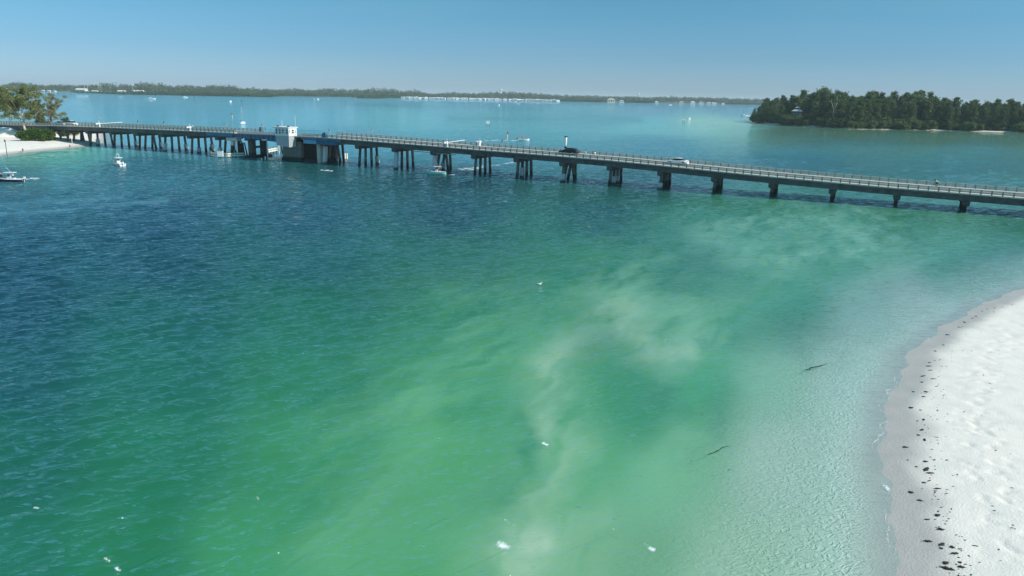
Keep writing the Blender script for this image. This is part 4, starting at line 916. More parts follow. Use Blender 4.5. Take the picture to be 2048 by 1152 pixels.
# ================================================================== BOATS
wht = mat('gelcoat_white', (.80,.80,.78), .25, .03, 1); navy = mat('gelcoat_navy', (.008,.010,.045), .2, .1, 1); turq = mat('gelcoat_turquoise', (.18,.66,.58), .25, .05, 1); redc = mat('red_canvas', (.50,.03,.04), .7)
def hull_ring(x, hb, keel, shw, deck, k=.55):
    """half sections mirrored; ring from port sheer over keel to starboard sheer"""
    pts = [(hb,shw),(hb*.97,shw*.55+.05),(hb*.82,.06),(hb*k,keel*.45),(0,keel)]
    return [(x,y,z) for y, z in pts]+[(x,-y,z) for y, z in pts[-2::-1]]
def hull(Lh, B, fb, bow_h, name, m_side, m_bot, parent):
    xs_ = [(-.5,.90,-.25),(-.3,.97,-.32),(0,1.0,-.36),(.2,.90,-.34),(.34,.66,-.26),(.43,.36,-.12),(.5,.03,.25)]
    rg_ = [hull_ring(x*Lh, hb*B/2, kz, fb+(bow_h-fb)*max(0, (x+.1)/.6)**1.6, 0) for x, hb, kz in xs_]
    top = []; bot = []
    for r in rg_:                                # split topsides and bottom
        bot.append([(p[0], p[1]*1.0, p[2]) for p in r[2:7]]); 
    n = len(rg_); a = MB()
    for side in ((0,1,2),(6,7,8)):
        V = [r[i] for r in rg_ for i in side]; F = []
        for k_ in range(n-1):
            for j in range(2): F.append((k_*3+j, k_*3+j+1, (k_+1)*3+j+1, (k_+1)*3+j))
        a.add(V, F, True)
    tr = rg_[0]; a.add([tr[i] for i in range(9)], [tuple(range(9))])
    a.build('hull', m_side, parent)
    V = [p for r in bot for p in r]; F = [(k_*5+j, k_*5+j+1, (k_+1)*5+j+1, (k_+1)*5+j) for k_ in range(n-1) for j in range(4)]
    MB().add(V, F, True).build('hull_bottom', m_bot, parent)
    # gunwale / deck ring and cockpit floor
    d = MB(); V = []; F = []
    for r in rg_:
        y = r[0][1]; z = r[0][2]; V += [(r[0][0], y*1.04, z+.02), (r[0][0], y*.80, z+.06), (r[0][0], -y*.80, z+.06), (r[0][0], -y*1.04, z+.02), (r[0][0], y*1.05, z-.10), (r[0][0], -y*1.05, z-.10), (r[0][0], y*.80, .28), (r[0][0], -y*.80, .28)]
    for k_ in range(n-1):
        o = k_*8; p_ = o+8
        for i, j in ((0,1),(2,3),(4,0),(3,5),(1,6),(7,2),(6,7)): F.append((o+i, o+j, p_+j, p_+i))
    e = (n-3)*8; F += [(e+1,e+2,e+10,e+9),(e+9,e+10,e+18,e+17)]; d.add(V, F); d.add([V[i] for i in (0,1,6,7,2,3)], [tuple(range(6))]); d.build('deck', wht, parent)
def outboard(x, y, parent, m_, s=1):
    g = MB(); g.loft([[(x+dx*s, y+dy*s, z*s) for dx, dy in ((-.3,-.16),(.18,-.16),(.18,.16),(-.3,.16))] for z, in ((.75,),(1.0,),(1.35,))], False); g.box(x-.12*s, x+.06*s, y-.05*s, y+.05*s, -.4, .76*s)
    g.build('outboard_motor', m_, parent)
def centre_console(label, loc, heading, Lh, m_side, m_bot=wht, top='ttop', rods=1, motors=1, m_motor=dark, cat='boat', group=None, tower=False):
    g = thing('motor_boat', label, cat, tuple(loc), heading, group); B = Lh*.33
    hull(Lh, B, .78, 1.15, 'hull', m_side, m_bot, g)
    m = MB(); m.hexa([(-.5,-.42,.28),(.75,-.42,.28),(.75,.42,.28),(-.5,.42,.28)], [(-.35,-.38,1.45),(.35,-.36,1.3),(.35,.36,1.3),(-.35,.38,1.45)]); m.box(-1.35,-.85,-.45,.45,.28,1.0); m.box(.8,1.5,-.38,.38,.28,.72)
    m.build('console', wht, g)
    MB().hexa([(.30,-.36,1.3),(.36,-.36,1.3),(.36,.36,1.3),(.30,.36,1.3)], [(.02,-.32,1.85),(.06,-.32,1.85),(.06,.32,1.85),(.02,.32,1.85)]).build('windscreen', glass, g)
    if top == 'ttop':
        for x in (-.75,.35):
            for y in (-.5,.5): MB().tube((x,y,.3),(x*.8,y*1.1,2.32),.04,n=6).build('top_post', white, g)
        m = MB(); m.loft([[(-1.5,-.95,z),(-.9,-1.1,z),(.7,-1.1,z),(1.1,-.8,z),(1.1,.8,z),(.7,1.1,z),(-.9,1.1,z),(-1.5,.95,z)] for z in (2.32,2.42)], False); m.build('hard_top', wht, g)
        if tower:
            m = MB()
            for x, y in ((-.5,.45),(.3,.45),(-.5,-.45),(.3,-.45)): m.tube((x,y,2.4),(x*.6,y*.7,3.4),.035,n=5)
            m.box(-.4,.3,-.4,.4,3.4,3.46); m.tube((-.1,0,3.46),(.1,.2,4.6),.03,.015,5); m.build('tower', white, g)
    for k in range(rods): MB().tube((-.9+.2*k,.6-.9*k,2.4),(.5+.3*k,.7-1.0*k,4.5),.035,.012,5).build('fishing_rod', white, g)
    for k in range(motors): outboard(-Lh/2-.1, (k-(motors-1)/2)*.6, g, m_motor)
    m = MB(); zz_ = 1.35
    pts = [(Lh*.18,B*.44,1.15),(Lh*.34,B*.30,zz_),(Lh*.45,B*.08,zz_+.1),(Lh*.45,-B*.08,zz_+.1),(Lh*.34,-B*.30,zz_),(Lh*.18,-B*.44,1.15)]
    m.path(pts, [.022]*6, 5); m.build('bow_rail', chrome, g)
    return g
# heading: world angle of the bow
q1 = at(20, 363.5); centre_console('white boat with navy hull side at the left edge, rod slanting up from its top', q1, R(4)+math.pi, 7.0, navy, wht, rods=1, motors=1, m_motor=wht).scale = (.82,.82,.82)
person('person in dark clothes standing in the navy hulled boat at its left end', q1+Vector((-1.75,.1,.3)), R(160), 'stand', cl_dark, cl_dark)
person('person at the console of the navy hulled boat', q1+Vector((.9,-.1,.28)), math.pi, 'stand', cl_white, cl_blue)
q2 = at(237, 331); centre_console('all white boat with tall white tower near the left piles', q2, R(140), 6.6, wht, wht, rods=0, tower=True, m_motor=wht).scale = (.82,.82,.86)
person('person in grey seated forward of the console on the all white boat', q2+Vector((-.9,.3,.5)), R(155), 'sit', cl_tan, cl_dark)
q3 = at(873, 348); centre_console('turquoise hulled boat with white hard top passing the piles', q3, R(172), 6.9, turq, wht, rods=1).scale = (.74,.74,.80)
person('person in light shirt at the wheel of the turquoise boat', q3+Vector((.5,.1,.22)), R(172), 'stand', cl_tan, cl_dark)
person('person in dark clothes behind the wheel of the turquoise boat', q3+Vector((1.1,.2,.22)), R(172), 'stand', cl_dark, cl_dark)
# pontoon / deck boat with a red canopy
q4 = at(1047, 281); g = thing('deck_boat', 'low white boat with small red canopy beyond the bridge', 'boat', tuple(q4), R(-3)); g.scale = (.85,.85,.85)
hull(6.2, 2.3, .75, .95, 'hull', wht, wht, g)
for x in (-1.9,-.2):
    for y in (-.95,.95): MB().tube((x,y,.5),(x*.9-.1,y,2.25),.03,n=5).build('canopy_post', chrome, g)
MB().hexa([(-2.2,-1.05,2.25),(0,-1.05,2.25),(0,1.05,2.25),(-2.2,1.05,2.25)], [(-2.0,-.95,2.42),(-.2,-.95,2.42),(-.2,.95,2.42),(-2.0,.95,2.42)]).build('canopy', redc, g)
outboard(-3.2, 0, g, dark)
for x, y, s_ in ((-.6,.2,cl_dark),(.6,-.3,cl_white),(1.4,.3,cl_red)): person(f'person seated in the red canopied boat wearing {"dark" if s_ is cl_dark else "white" if s_ is cl_white else "red"}', q4+Vector((x,y,.5)), 0, 'sit', s_, cl_dark)
# sailboat seen from astern
q5 = at(485, 247.5); g = thing('sailboat', 'small white sailboat with bare mast behind the bridge', 'sailboat', tuple(q5), R(75)); g.scale = (.7,.7,.8); hull(8.0, 2.7, 1.0, 1.3, 'hull', wht, navy, g)
MB().hexa([(-1.2,-.7,1.0),(2.0,-.6,1.1),(2.0,.6,1.1),(-1.2,.7,1.0)], [(-1.0,-.5,1.6),(1.6,-.4,1.5),(1.6,.4,1.5),(-1.0,.5,1.6)]).build('cabin', wht, g)
m = MB(); m.tube((.4,0,.9),(.4,0,12.5),.08,.05,6); m.build('mast', white, g); MB().tube((.4,0,2.2),(-3.2,0,2.1),.09,n=6).build('boom', navy, g)
m = MB(); [m.tube((.4,0,12.3),e,.02,n=4) for e in ((3.9,0,1.3),(-3.9,0,1.1),(.3,1.25,1.0),(.3,-1.25,1.0))]; m.build('rigging', chrome, g)
# distant boats
def far_boat(x, y, Lh, label, hd=0.0):
    g = thing('distant_boat', label, 'boat', tuple(at(x, y)), hd, 'tiny white boats far out in the bay'); hull(Lh, Lh*.34, 1.0, 1.5, 'hull', wht, wht, g)
    MB().hexa([(-Lh*.2,-.8,1.0),(Lh*.15,-.7,1.0),(Lh*.15,.7,1.0),(-Lh*.2,.8,1.0)], [(-Lh*.15,-.7,2.4),(Lh*.05,-.6,2.4),(Lh*.05,.6,2.4),(-Lh*.15,.7,2.4)]).build('cabin', wht, g)
far_boat(1487, 232, 7, 'white boat speeding towards the island with a white wake', math.pi)
for x, y, l_, lab, hd in ((302,198,16,'long low white boat far out at the left of the bay',0),(370,195,10,'small white boat below the mangroves left of centre',.3),(461,204,4,'tiny white boat in the middle of the left bay',1),(998,211,5,'tiny white boat in front of the row of white houses',1),(1031,204,6,'tiny boat near the right part of the house row',.3),(1340,210.5,12,'white boat near the square white waterfront house',.4),(1352,206,16,'larger white boat moored at the right far shore',0),(636,199,5,'tiny boat below the middle mangroves',.5),(1378,239,3,'tiny white boat by the pale sandbar',.2)):
    far_boat(x, y, l_, lab, hd)

# ================================================================== VEHICLES ON THE BRIDGE
tyre = mat('tyre', (.02,.02,.02), .9); carb = mat('black_car_paint', (.008,.008,.010), .12, .05, 1); carw = mat('white_car_paint', (.82,.82,.82), .2, .02, 1); carg = mat('silver_car_paint', (.45,.48,.52), .3, .03, 1, metal=.4)
lampr = mat('red_lamp', (.45,.02,.02), .3); lampw = mat('clear_lamp', (.8,.8,.8), .1)
def car(label, s, t, fwd, prof, m_body, Lc=4.7, Wc=1.82, group='cars on the bridge', soft=None):
    """prof: body top profile (x,z) and cabin; built from lofted sections"""
    g = thing('car', label, 'car', tuple(bw(s, t, roadz(s)+.052)), BROT+(0 if fwd < 0 else math.pi), group)   # +x local towards s decreasing
    top, cab = prof; m = MB(); rings = []
    for x, z, wv in top:
        X = x*Lc; h = Wc/2*wv; rings.append([(X,-h,.32),(X,-h*1.0,z*.62+.1),(X,-h*.93,z),(X,h*.93,z),(X,h,z*.62+.1),(X,h,.32),(X,h*.8,.20),(X,-h*.8,.20)])
    m.loft(rings, True).build('body', m_body, g)
    gl_ = MB(); rf = MB()
    rings = [[(X,-h,zb),(X,-h*.80,zt),(X,h*.80,zt),(X,h,zb)] for X, zb, zt, h in [(x*Lc, zb, zt, wv*Wc/2) for x, zb, zt, wv in cab]] if len(cab[0]) == 4 else []
    gl_.loft(rings, False).build('windows', glass, g)
    inner = [r for r in rings if r[1][2]-r[0][2] > .3]
    rr2 = [[(r[1][0],r[1][1]*1.04,r[1][2]-.02),(r[1][0],r[1][1]*.9,r[1][2]+.05),(r[2][0],r[2][1]*.9,r[2][2]+.05),(r[2][0],r[2][1]*1.04,r[2][2]-.02)] for r in inner]
    rf.loft(rr2, False).build('roof', soft or m_body, g)
    for x in (-.30*Lc,.31*Lc):
        for y in (-Wc/2+.02, Wc/2-.02):
            w_ = MB(); w_.tube((x,y-.11,.33),(x,y+.11,.33),.33,n=14); wo = w_.build('wheel', tyre, g); sgn = -1 if y < 0 else 1
            MB().tube((x,y+sgn*.11,.33),(x,y+sgn*.125,.33),.20,n=10).build('rim', chrome, wo)
    for y in (-.62,.62): MB().box(Lc*.487,Lc*.505,y-.2,y+.2,.62,.75).build('headlight', lampw, g); MB().box(-Lc*.505,-Lc*.487,y-.2,y+.2,.72,.88).build('tail_light', lampr, g)
    return g
sedan_top = [(-.5,.55,.80),(-.485,.92,.93),(-.30,.98,1),(0,.95,1),(.22,.93,1),(.42,.80,.96),(.49,.62,.88),(.5,.45,.80)]
sedan_cab = [(-.36,.93,.96,.9),(-.20,.93,1.38,.94),(-.02,.93,1.43,.96),(.10,.92,1.36,.95),(.26,.90,.94,.92)]
suv_top = [(-.5,.55,.86),(-.49,1.0,.95),(-.30,1.05,1),(0,1.03,1),(.22,1.0,1),(.40,.88,.96),(.49,.66,.88),(.5,.45,.80)]
suv_cab = [(-.485,1.0,1.03,.9),(-.42,1.0,1.48,.93),(-.10,1.0,1.60,.95),(.05,1.0,1.54,.95),(.27,.97,1.02,.92)]
car('black car with rounded roof passing the white mast', 84.6, 6.5, 1, (suv_top, suv_cab), carb, 4.9)
car('white two door car on the middle of the bridge', 57.4, 6.5, 1, (sedan_top, sedan_cab), carw, 5.0)
car('silver car behind the trees at the left bridge end', 284, 6.6, -1, (sedan_top, sedan_cab), carg)
car('white car beside the straw coloured tree at the left bridge end', 277.5, 6.6, -1, (suv_top, suv_cab), carw)
# bicycle + rider
bq = bw(0.0, 7.3, roadz(0)+.052)
s_b = 4.9; bq = bw(s_b, 7.6, roadz(s_b)+.052); bro = BROT+math.pi
g = thing('bicycle', 'dark bicycle ridden along the far lane at the right', 'bicycle', tuple(bq), bro)
def ring(mb, c, r, rt, n=20):
    pts = [(c[0]+r*math.cos(6.2832*i/n), c[1], c[2]+r*math.sin(6.2832*i/n)) for i in range(n+1)]; return mb.path(pts, [rt]*(n+1), 5)
for x in (-.5,.55):
    w_ = ring(MB(), (x,0,.34), .33, .022).build('wheel', tyre, g); m = MB(); [m.tube((x,0,.34),(x+.32*math.cos(a),0,.34+.32*math.sin(a)),.004,n=3) for a in np.arange(0,6.2,.52)]; m.build('spokes', chrome, w_)
m = MB(); m.tube((-.12,0,.92),(0,0,.32),.02,n=6); m.tube((0,0,.32),(.42,0,.80),.022,n=6); m.tube((-.1,0,.85),(.40,0,.88),.02,n=6); m.tube((-.5,0,.34),(0,0,.32),.014,n=5); m.tube((-.5,0,.34),(-.1,0,.85),.014,n=5); m.tube((.40,0,.95),(.55,0,.34),.018,n=6); m.build('frame', carb, g)
MB().tube((.46,-.24,1.02),(.46,.24,1.02),.016,n=6).build('handlebar', dark, g); MB().box(-.28,.02,-.07,.07,.92,.97).build('saddle', dark, g); m = MB(); ring(m, (0,.03,.32), .09, .012, 12); m.tube((0,.06,.32),(.15,.12,.36),.012,n=4); m.tube((0,-.06,.32),(.05,-.12,.15),.012,n=4); m.build('crank', chrome, g)
person('cyclist in a loose white shirt riding the bicycle at the right end of the bridge', bq+Vector((math.cos(bro), math.sin(bro), 0))*-.13, bro, 'ride', cl_white, cl_dark, hat=cl_dark)
person('person in pale turquoise walking on the near walkway right of the black car', bw(77.5,-.1,roadz(77)+.21), BROT, 'stand', mat('aqua_cloth', (.25,.6,.6), .9), cl_white)
person('person in white walking on the near walkway right of the one in turquoise', bw(75.2,-.1,roadz(75)+.21), BROT, 'stand', cl_white, cl_white)
# beach people and posts on the spit
person('person in dark top sitting on the left beach at the water edge', at(46,302.5,.35), R(-60), 'sit', cl_dark, cl_tan)
person('person sitting on the left beach beside the yellow topped post', at(140,294,.35), R(-60), 'sit', cl_tan, cl_dark)
g = thing('beach_mat', 'small dark mat on the left beach beside the sitting person', 'mat', tuple(at(43,304.5,.34)), R(10)); b = MB().box(-.9,.5,-.3,.3,0,.03); b.build('cloth', cl_dark, g); MB().box(.45,.65,-.28,.28,.028,.10).build('bolster', cl_tan, g)
def marker_post(x, y, h, label, colp, top=None):
    g = thing('beach_post', label, 'post', tuple(at(x, y, .2)), 0, 'posts on the left beach'); MB().tube((0,0,-.5),(.05,0,h),.09,.08,7).build('shaft', colp, g)
    MB().box(-.2,.2,-.05,-.01,h-.65,h).build('sign_panel', top or colp, g)
marker_post(145, 292, 4.0, 'post with a yellow panel on the left beach near the piles', timber_p, mat('yellow_panel', (.65,.45,.04), .6)); marker_post(14, 309, 4.2, 'bare grey leaning post at the water edge at far left', timber)
for x, lab in ((3,'leftmost'),(27,'middle'),(34,'rightmost')): marker_post(x, 278, 1.8, f'{lab} weathered fence post at the foot of the bridge slope', timber)

# ================================================================== MARKERS, HOUSES, TOWERS FAR OFF
def daymark(x, y, h, kind, label, col, w_=1.2):
    g = thing('channel_marker', label, 'channel marker', tuple(at(x, y)), 0, 'channel markers in the bay'); MB().tube((0,0,-2.5),(0,0,h),.15,.13,8).build('pile', timber_p if kind != 'bare' else timber, g)
    m = MB()
    if kind == 'tri': m.hexa([(-w_/2,-.24,h-w_),(w_/2,-.24,h-w_),(w_/2,-.18,h-w_),(-w_/2,-.18,h-w_)], [(-.04,-.24,h),(.04,-.24,h),(.04,-.18,h),(-.04,-.18,h)])
    else: m.box(-w_/2,w_/2,-.24,-.18,h-w_*.8,h)
    m.build('panel', col, g)
redp = mat('red_panel', (.65,.04,.08), .5); grnp = mat('green_panel', (.02,.25,.12), .5)
daymark(1015,280,3.9,'tri','red triangular marker beyond the bridge beside the red canopied boat',redp); daymark(465,238,4.2,'tri','red triangular marker left of the sailboat',redp,1.3)
g = thing('channel_sign', 'square white sign on two legs standing in the bay', 'sign', tuple(at(976,253)), 0); MB().box(-1.15,1.15,-.1,0,1.6,3.5).build('panel', white, g)
for x in (-.9,.9): MB().tube((x,.1,-2.5),(x,.1,3.4),.12,n=7).build('leg', timber, g)
daymark(629,206,7,'sq','thin white marker in the middle distance below the mangroves',white,1.6); daymark(484,213,7,'bare','thin dark marker left of centre in the far water',timber,1.2); daymark(389,202,6,'bare','thin dark marker at the left of the far water',timber,1.2); daymark(311,197,6,'bare','thin dark marker next to the long low boat',timber,1.2)
daymark(1426,229,5.5,'bare','dark slim marker between the sandbar and the island',grnp,1.1); daymark(1470,214,6,'bare','thin dark marker near the right far shore',timber,1.2)
daymark(1365,248,3.6,'bare','left pile of the marker pair on the pale sandbar',timber_p,.9); daymark(1369,248,3.6,'bare','right pile of the marker pair on the pale sandbar',timber_p,.9)
wall_m = [mat('house_white', (.78,.77,.74), .7, .05, .3), mat('house_cream', (.66,.60,.50), .7, .05, .3), mat('house_aqua', (.30,.55,.52), .7, .05, .3)]
roof_m = [mat('roof_white', (.80,.79,.77), .6, .05, .3), mat('roof_grey', (.40,.40,.40), .7, .1, .3), mat('roof_tan', (.55,.42,.32), .7, .1, .3)]
def house_proto(wm_, rm_, w_, d_, h, rh, hip):
    g = bpy.data.objects.new('waterfront_house', None); C.objects.link(g)
    wo = MB().box(-w_/2,w_/2,-d_/2,d_/2,-1,h).build('wall', wm_, g)
    m = MB(); o_ = .6
    k = w_*.25 if hip else w_/2+o_
    m.hexa([(-w_/2-o_,-d_/2-o_,h+.01),(w_/2+o_,-d_/2-o_,h+.01),(w_/2+o_,d_/2+o_,h+.01),(-w_/2-o_,d_/2+o_,h+.01)], [(-k,-.05,h+rh),(k,-.05,h+rh),(k,.05,h+rh),(-k,.05,h+rh)])
    m.build('roof', rm_, g)
    for i in range(3): f = MB().box(-w_*.35+i*w_*.28,-w_*.35+i*w_*.28+w_*.13,-d_/2-.08,-d_/2-.002,h*.3,h*.75); f.build('window', glass, g)
    return g
HP = [house_proto(wall_m[0], roof_m[0], 15, 9, 4.2, 2.0, False), house_proto(wall_m[0], roof_m[0], 13, 9, 5.0, 2.4, True), house_proto(wall_m[1], roof_m[0], 14, 9, 4.4, 2.0, False), house_proto(wall_m[0], roof_m[1], 14, 10, 5.0, 2.8, True), house_proto(wall_m[1], roof_m[2], 16, 10, 6.0, 3.0, True), house_proto(wall_m[2], roof_m[0], 14, 10, 5.0, 2.4, True)]
used = set()
def put_house(k, x, y, label, rz=0, sc_=1.0, group=None, cat='house'):
    q = at(x, y); q.z = 0
    if k in used: g = dup(HP[k], tuple(q), rz, label, sc_)
    else: g = HP[k]; g.location = q; g.rotation_euler = (0,0,rz); g.scale = (sc_,)*3; used.add(k)
    tag(g, label, cat)
    g.scale = (g.scale[0], g.scale[1], g.scale[2]*(1.12 if group else 1.0))
    if group: g['group'] = group
    elif 'group' in g: del g['group']
    return g
rg = random.Random(8); x = 806.0; i = 0
while x < 1118:
    k = rg.choice([0,0,0,1,1,2,3]); y = bases(x)+.7
    sc_ = (math.hypot(*at(x, y)[:2])/1462*6.6)/14
    put_house(k, x, y, ['small low white gabled house in the long far waterfront row','small low white hipped house in the long far waterfront row','small cream walled house in the long far waterfront row','small grey roofed house in the long far waterfront row'][k], rg.uniform(-.5,.5), sc_*rg.uniform(.85,1.05), 'long row of small white houses on the far shore')
    x += rg.uniform(5.2,7.6)+(4 if rg.random() < .12 else 0); i += 1
def solo(k, x, y, wpx, label, rz=0): 
    q = at(x, y); put_house(k, x, y, label, rz, (math.hypot(*q[:2])/1462*wpx)/14.5)
for a in [(5,1037,203.4,8,'turquoise walled house near the right end of the white row'),(4,1222,205.2,13,'wide tan roofed house with white gable among the right mangroves'),(3,1243,205.4,9,'grey roofed boathouse right of the tan roofed house'),(1,1313,206.5,7,'square white house alone left of the tall white house'),(4,1362,207.4,7,'low cream house left of the tall white house'),
          (1,1385,207.8,9,'tall square white house on the right far shore'),(3,1402,208,8,'grey roofed house just right of the tall white house'),(2,1417,208.4,7,'low cream house third right of the tall white house'),(0,1428,208.6,7,'low white house fourth right of the tall white house'),(1,1446,208.8,5,'small white house nearest the island on the far shore'),
          (0,164,184.6,15,'big white boat shed at the left marina'),(0,190,185.6,9,'white shed right of the big marina shed'),(1,176,184.8,5,'small white shed between the two marina sheds'),(0,278,188,15,'long low white building above the left mangroves'),(2,244,187,12,'low cream building left of the long white one'),(1,13,177,12,'cream house among trees at the far left edge'),(1,24,166.6,6,'white house high among the trees at far left'),
          (1,86,183,5,'small white boathouse leftmost on the left far shore'),(1,98,183.3,5,'small white boathouse second on the left far shore'),(1,110,183.6,4,'small white boathouse third on the left far shore'),(4,72,181.5,7,'tan roofed house at the left far shore'),(2,1078,202.5,8,'cream house just right of the turquoise one'),(4,1062,202.2,7,'tan roofed house right of the turquoise one'),
          (0,1320,198,10,'long pale building behind the trees at right'),(0,1470,197.8,10,'long pale building on the skyline near the island'),(0,1486,199.2,9,'second long pale building on the skyline near the island')]:
    solo(a[0], a[1], a[2] if a[2] > 190 or a[1] < 300 else a[2], a[3], a[4])
def water_tower(x, ytop, dist, label):
    ux = at(x, 230+.02*x); ux.z = 0; q = ux.normalized()*dist; hor = 167+.0208*x; H = HC+(hor-ytop)/FPX*dist
    g = thing('water_tower', label, 'water tower', (q.x,q.y,0), 0, 'white water towers on the horizon'); r = dist/1462*2.6
    MB().ball((0,0,H-r*.75), (r,r,r*.75), 14, 8).build('tank', white, g); MB().tube((0,0,0),(0,0,H-r*1.4),r*.35,r*.28,10).build('stem', white, g)
water_tower(1001,178.5,4300,'white water tower above the middle of the house row'); water_tower(1273,187.5,5000,'small white water tower above the right far woodland'); water_tower(1983,199.5,1500,'white water tower peeping above the island at right')
g = thing('radio_mast', 'thin radio mast with lights above the far woodland', 'mast', tuple(at(1170,204)*1.1), 0); H = HC+ (190.5-177)/FPX*at(1170,204).length*1.1
MB().tube((0,0,0),(0,0,H),1.0,.6,5).build('lattice', metal, g); MB().box(-4,4,-1,1,H-4,H-1).build('antenna_panel', white, g)
for k, (x, yt) in enumerate(((199,168),(203,166.5),(213,169),(218,167),(222,169.5),(170,171),(176,172),(266,166))):
    q = at(x, 185.4+(k > 6)*2); d = q.length; g = thing('sailboat_mast', 'pale bare mast of a sailboat moored at the left marina', 'mast', tuple(q), 0, 'bare masts at the left marina'); Hm = (185-yt)/FPX*d
    MB().tube((0,0,-.5),(0,0,Hm),.55,.35,5).build('mast', conc_pale, g); MB().tube((0,0,Hm*.15),(5,0,Hm*.15),.4,n=5).build('boom', conc_pale, g)

# ================================================================== FOREGROUND SMALL THINGS
# floating gull
q = at(1079.5, 569); g = thing('gull', 'white gull floating on the water with head at the right', 'gull', tuple(q), R(10))
featw = mat('white_feathers', (.85,.85,.84), .8); featg = mat('grey_feathers', (.35,.37,.40), .8)
rings = []
for x, y, z, hh in ((-.30,.012,.12,.012),(-.24,.05,.10,.05),(-.12,.10,.07,.085),(0,.12,.06,.10),(.10,.105,.07,.10),(.17,.06,.13,.075),(.20,.045,.20,.05),(.225,.045,.25,.045),(.26,.03,.25,.032),(.285,.01,.24,.012)):
    rings.append([(x, y*math.cos(a), z+hh*math.sin(a)) for a in np.linspace(0, 6.2832, 11)[:-1]])
MB().loft(rings).build('body', featw, g)
m = MB(); 
for sg in (-1, 1): m.hexa([(-.36,sg*.03,.13),(.06,sg*.09,.12),(.06,sg*.115,.06),(-.30,sg*.06,.10)], [(-.36,sg*.02,.15),(.06,sg*.05,.165),(.06,sg*.08,.16),(-.30,sg*.03,.15)])
m.build('folded_wings', featg, g); MB().tube((.28,0,.24),(.34,0,.225),.012,.004,5).build('beak', mat('yellow_beak', (.6,.35,.03), .5), g)
# sunken branches
def branch(x0, y0, x1, y1, label, seed, twigs=True):
    a = at(x0, y0); b_ = at(x1, y1); rg = random.Random(seed); g = thing('sunken_branch', label, 'branch', (a.x,a.y,-.03), 0, None)
    P = []; n = 9
    for i in range(n+1): f = i/n; P.append((f*(b_.x-a.x)+rg.uniform(-.06,.06), f*(b_.y-a.y)+rg.uniform(-.08,.08), .0+.03*math.sin(f*3.1)))
    MB().path(P, [.012+.04*math.sin(math.pi*(i/n)**.7) for i in range(n+1)], 6).build('stem', mat('wet_wood', (.018,.03,.026), .8, .3, 6), g)
    if twigs:
        m = MB()
        for k in (2,3,3): p = P[k]; m.path([p, (p[0]-rg.uniform(.1,.5), p[1]-rg.uniform(.2,.7), .0)], [.022,.008], 5)
        m.build('twigs', mat('wet_wood', (.035,.06,.05)), g)
branch(1606,741,1658,726,'dark forked branch lying in the clear shallows, farther one',3)
branch(1400,918,1459,890,'dark straight branch in the clear shallows, nearer one',4, False)
g = thing('floating_seed_pod', 'tiny black pod floating just below the nearer branch', 'seed pod', tuple(at(1459,940,.02)), .1); MB().ball((0,0,.01), (.07,.018,.016), 8, 5).build('pod', dark, g); MB().tube((.065,0,.01),(.09,0,.015),.004,n=4).build('tip', dark, g)
# weed clumps along the damp sand
weed = mat('dark_seaweed', (.035,.027,.02), .85, .3, 8, rand=.4)
def weed_mesh(seed, elong):
    rg = np.random.default_rng(seed); m = MB()
    m.loft([[(x, w_*math.cos(a)*(.8+.4*rg.random()), max(.004, .035*w_/.09*math.sin(a))) for a in np.linspace(0, math.pi, 7)] for x, w_ in zip(np.linspace(-.17*elong,.17*elong,7), np.array([.012,.05,.085,.095,.075,.05,.01])*(.8+.4*rg.random(7)))], True)
    for k in range(5):
        a = rg.random()*6.28; x = rg.normal()*.08*elong; y = rg.normal()*.02
        m.path([(x,y,.015),(x+.08*math.cos(a),y+.05*math.sin(a),.03),(x+.16*math.cos(a+.4),y+.10*math.sin(a+.4),.008)], [.014,.010,.004], 4)
    return m
WM = [weed_mesh(1,1.0),weed_mesh(2,1.35),weed_mesh(3,.75),weed_mesh(4,1.8)]; wsrc = {}
bx = np.empty(len(beach.data.vertices)*3, np.float32); beach.data.vertices.foreach_get('co', bx); bx = bx.reshape(-1, 3)
bxs = np.concatenate([np.arange(-4, 30, .16), np.arange(30, 76, .26), np.arange(76, 130, 2), np.arange(130, 420, 12)]); bys = np.concatenate([np.arange(-40, 18, 3), np.arange(18, 60, .16), np.arange(60, 100, .3), np.arange(100, 145, 1.2)]); bz = bx[:, 2].reshape(len(bys), len(bxs))
def bheight(x, y):
    i = min(max(np.searchsorted(bxs, x)-1, 0), len(bxs)-2); j = min(max(np.searchsorted(bys, y)-1, 0), len(bys)-2); fx = (x-bxs[i])/(bxs[i+1]-bxs[i]); fy = (y-bys[j])/(bys[j+1]-bys[j])
    return float((bz[j,i]*(1-fx)+bz[j,i+1]*fx)*(1-fy)+(bz[j+1,i]*(1-fx)+bz[j+1,i+1]*fx)*fy)
def put_weed(x, y, k, s_, rz, label):
    q = at(x, y, .3); q.z = bheight(q.x, q.y)+.002
    if k not in wsrc:
        o = WM[k].build('seaweed_clump', weed); tag(o, label, 'seaweed', 'dark seaweed clumps strewn along the damp sand'); wsrc[k] = o
    else: o = wsrc[k].copy(); C.objects.link(o); o['label'] = label
    o.location = q; o.rotation_euler = (0,0,rz); o.scale = (s_,)*3
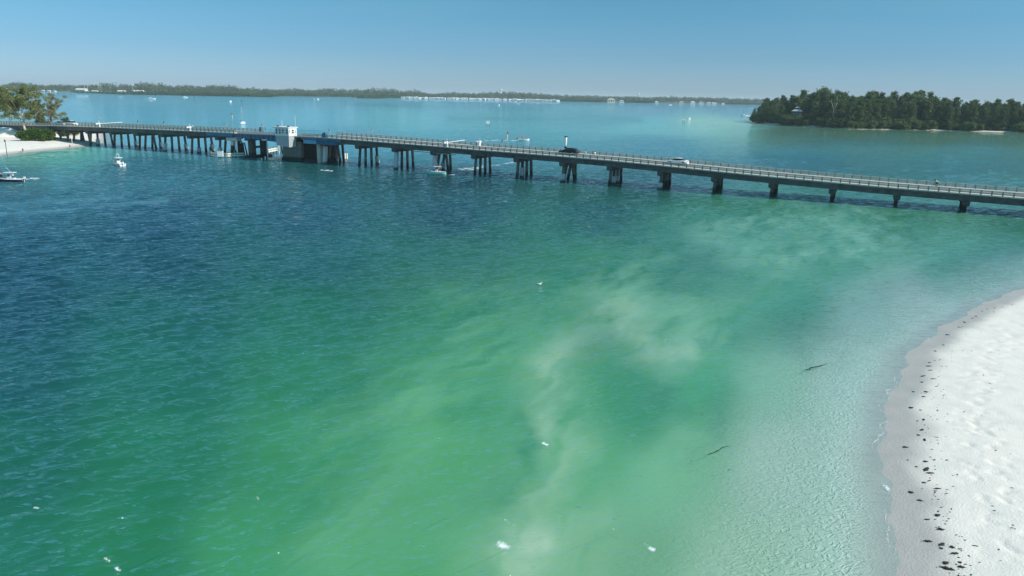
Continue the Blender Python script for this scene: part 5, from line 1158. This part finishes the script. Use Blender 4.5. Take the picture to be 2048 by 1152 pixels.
big = [(1893,1120,1.5),(1898,1132,1.9),(1824,977,1.7),(1842,994,1.3),(1876,1026,1.5),(1856,1033,1.0),(1883,1054,1.5),(1858,1075,1.4),(1885,1083,1.4),(1884,1091,1.1),(1905,1090,1.5),(1911,1103,1.3),(1921,1121,1.1),(1924,1130,1.4),(1928,1151,1.6),(1854,934,1.6),(1852,919,1.3),(1812,889,1.5),(1838,865,1.3),(1845,855,1.1),(1848,835,1.1),(1836,837,.9),(1823,811,1.6),(1842,817,.9),(1850,876,1.1),(1862,942,1.2),(1877,973,1.0),(1849,960,1.1),(1834,928,1.0),(1817,914,.8),
       (1871,698,1.4),(1860,721,1.3),(1896,665,1.6),(1888,686,1.3),(1862,737,1.0),(1847,748,1.2),(1853,780,1.4),(1845,760,1.3),(1859,728,1.3),(1848,790,1.2),(1867,755,1.0),(1828,778,1.2),(1919,650,1.2),(1930,640,1.3),(1946,632,1.1),(1953,628,1.4),(1965,618,1.0),(1975,614,1.2),(1990,613,.9),(2006,611,.8),(2025,607,.9)]
rg = random.Random(12)
line = [(1925,1152),(1905,1080),(1885,1020),(1876,950),(1866,880),(1862,820),(1870,770),(1884,730),(1900,700),(1925,665),(1950,640),(1985,618),(2030,600)]
def lx(y): ys_ = [b for a, b in line][::-1]; xs_ = [a for a, b in line][::-1]; return float(np.interp(y, ys_, xs_))
spots = [(x, y, s, 0) for x, y, s in big]
for i in range(150):
    y = 600+552*rg.random()**.75; dx = rg.gauss(0, 9+ (y-600)*.018); spots.append((lx(y)+dx+6, y, rg.uniform(.22,.66), 1))
for i in range(22): y = rg.uniform(640,1140); spots.append((rg.uniform(lx(y)+40, 2040), y, rg.uniform(.3,.7), 2))
for x, y, s_, kd in spots:
    band = 'nearest the bottom of the photo' if y > 1040 else 'in the lower part of the beach' if y > 900 else 'in the middle of the beach' if y > 760 else 'in the upper part of the beach' if y > 660 else 'near the far bend of the beach'
    lab = (f'large dark seaweed clump on the damp sand {band}' if kd == 0 else f'small dark seaweed scrap in the drift line {band}' if kd == 1 else f'lone dark scrap on the dry white sand {band}')
    put_weed(x, y, rg.choice([0,0,1,2,2,3]), s_*.72, R(10)+rg.gauss(0,.45), lab)
q = at(1773, 975, .1)

# ------------------------------------------------------------------ haze
b = MB().box(-27000, 27000, -400, 27000, -3.6, 62)
hm = bpy.data.materials.new('haze'); hm.use_nodes = True; t = hm.node_tree; t.nodes.remove(t.nodes['Principled BSDF'])
pv = t.nodes.new('ShaderNodeVolumePrincipled'); pv.inputs['Color'].default_value = (.80,.93,.98,1); pv.inputs['Density'].default_value = .0001; pv.inputs['Anisotropy'].default_value = .0
t.links.new(pv.outputs[0], t.nodes['Material Output'].inputs['Volume'])
tag(b.build('haze', hm), 'thin pale blue haze over the bay', kind='stuff')
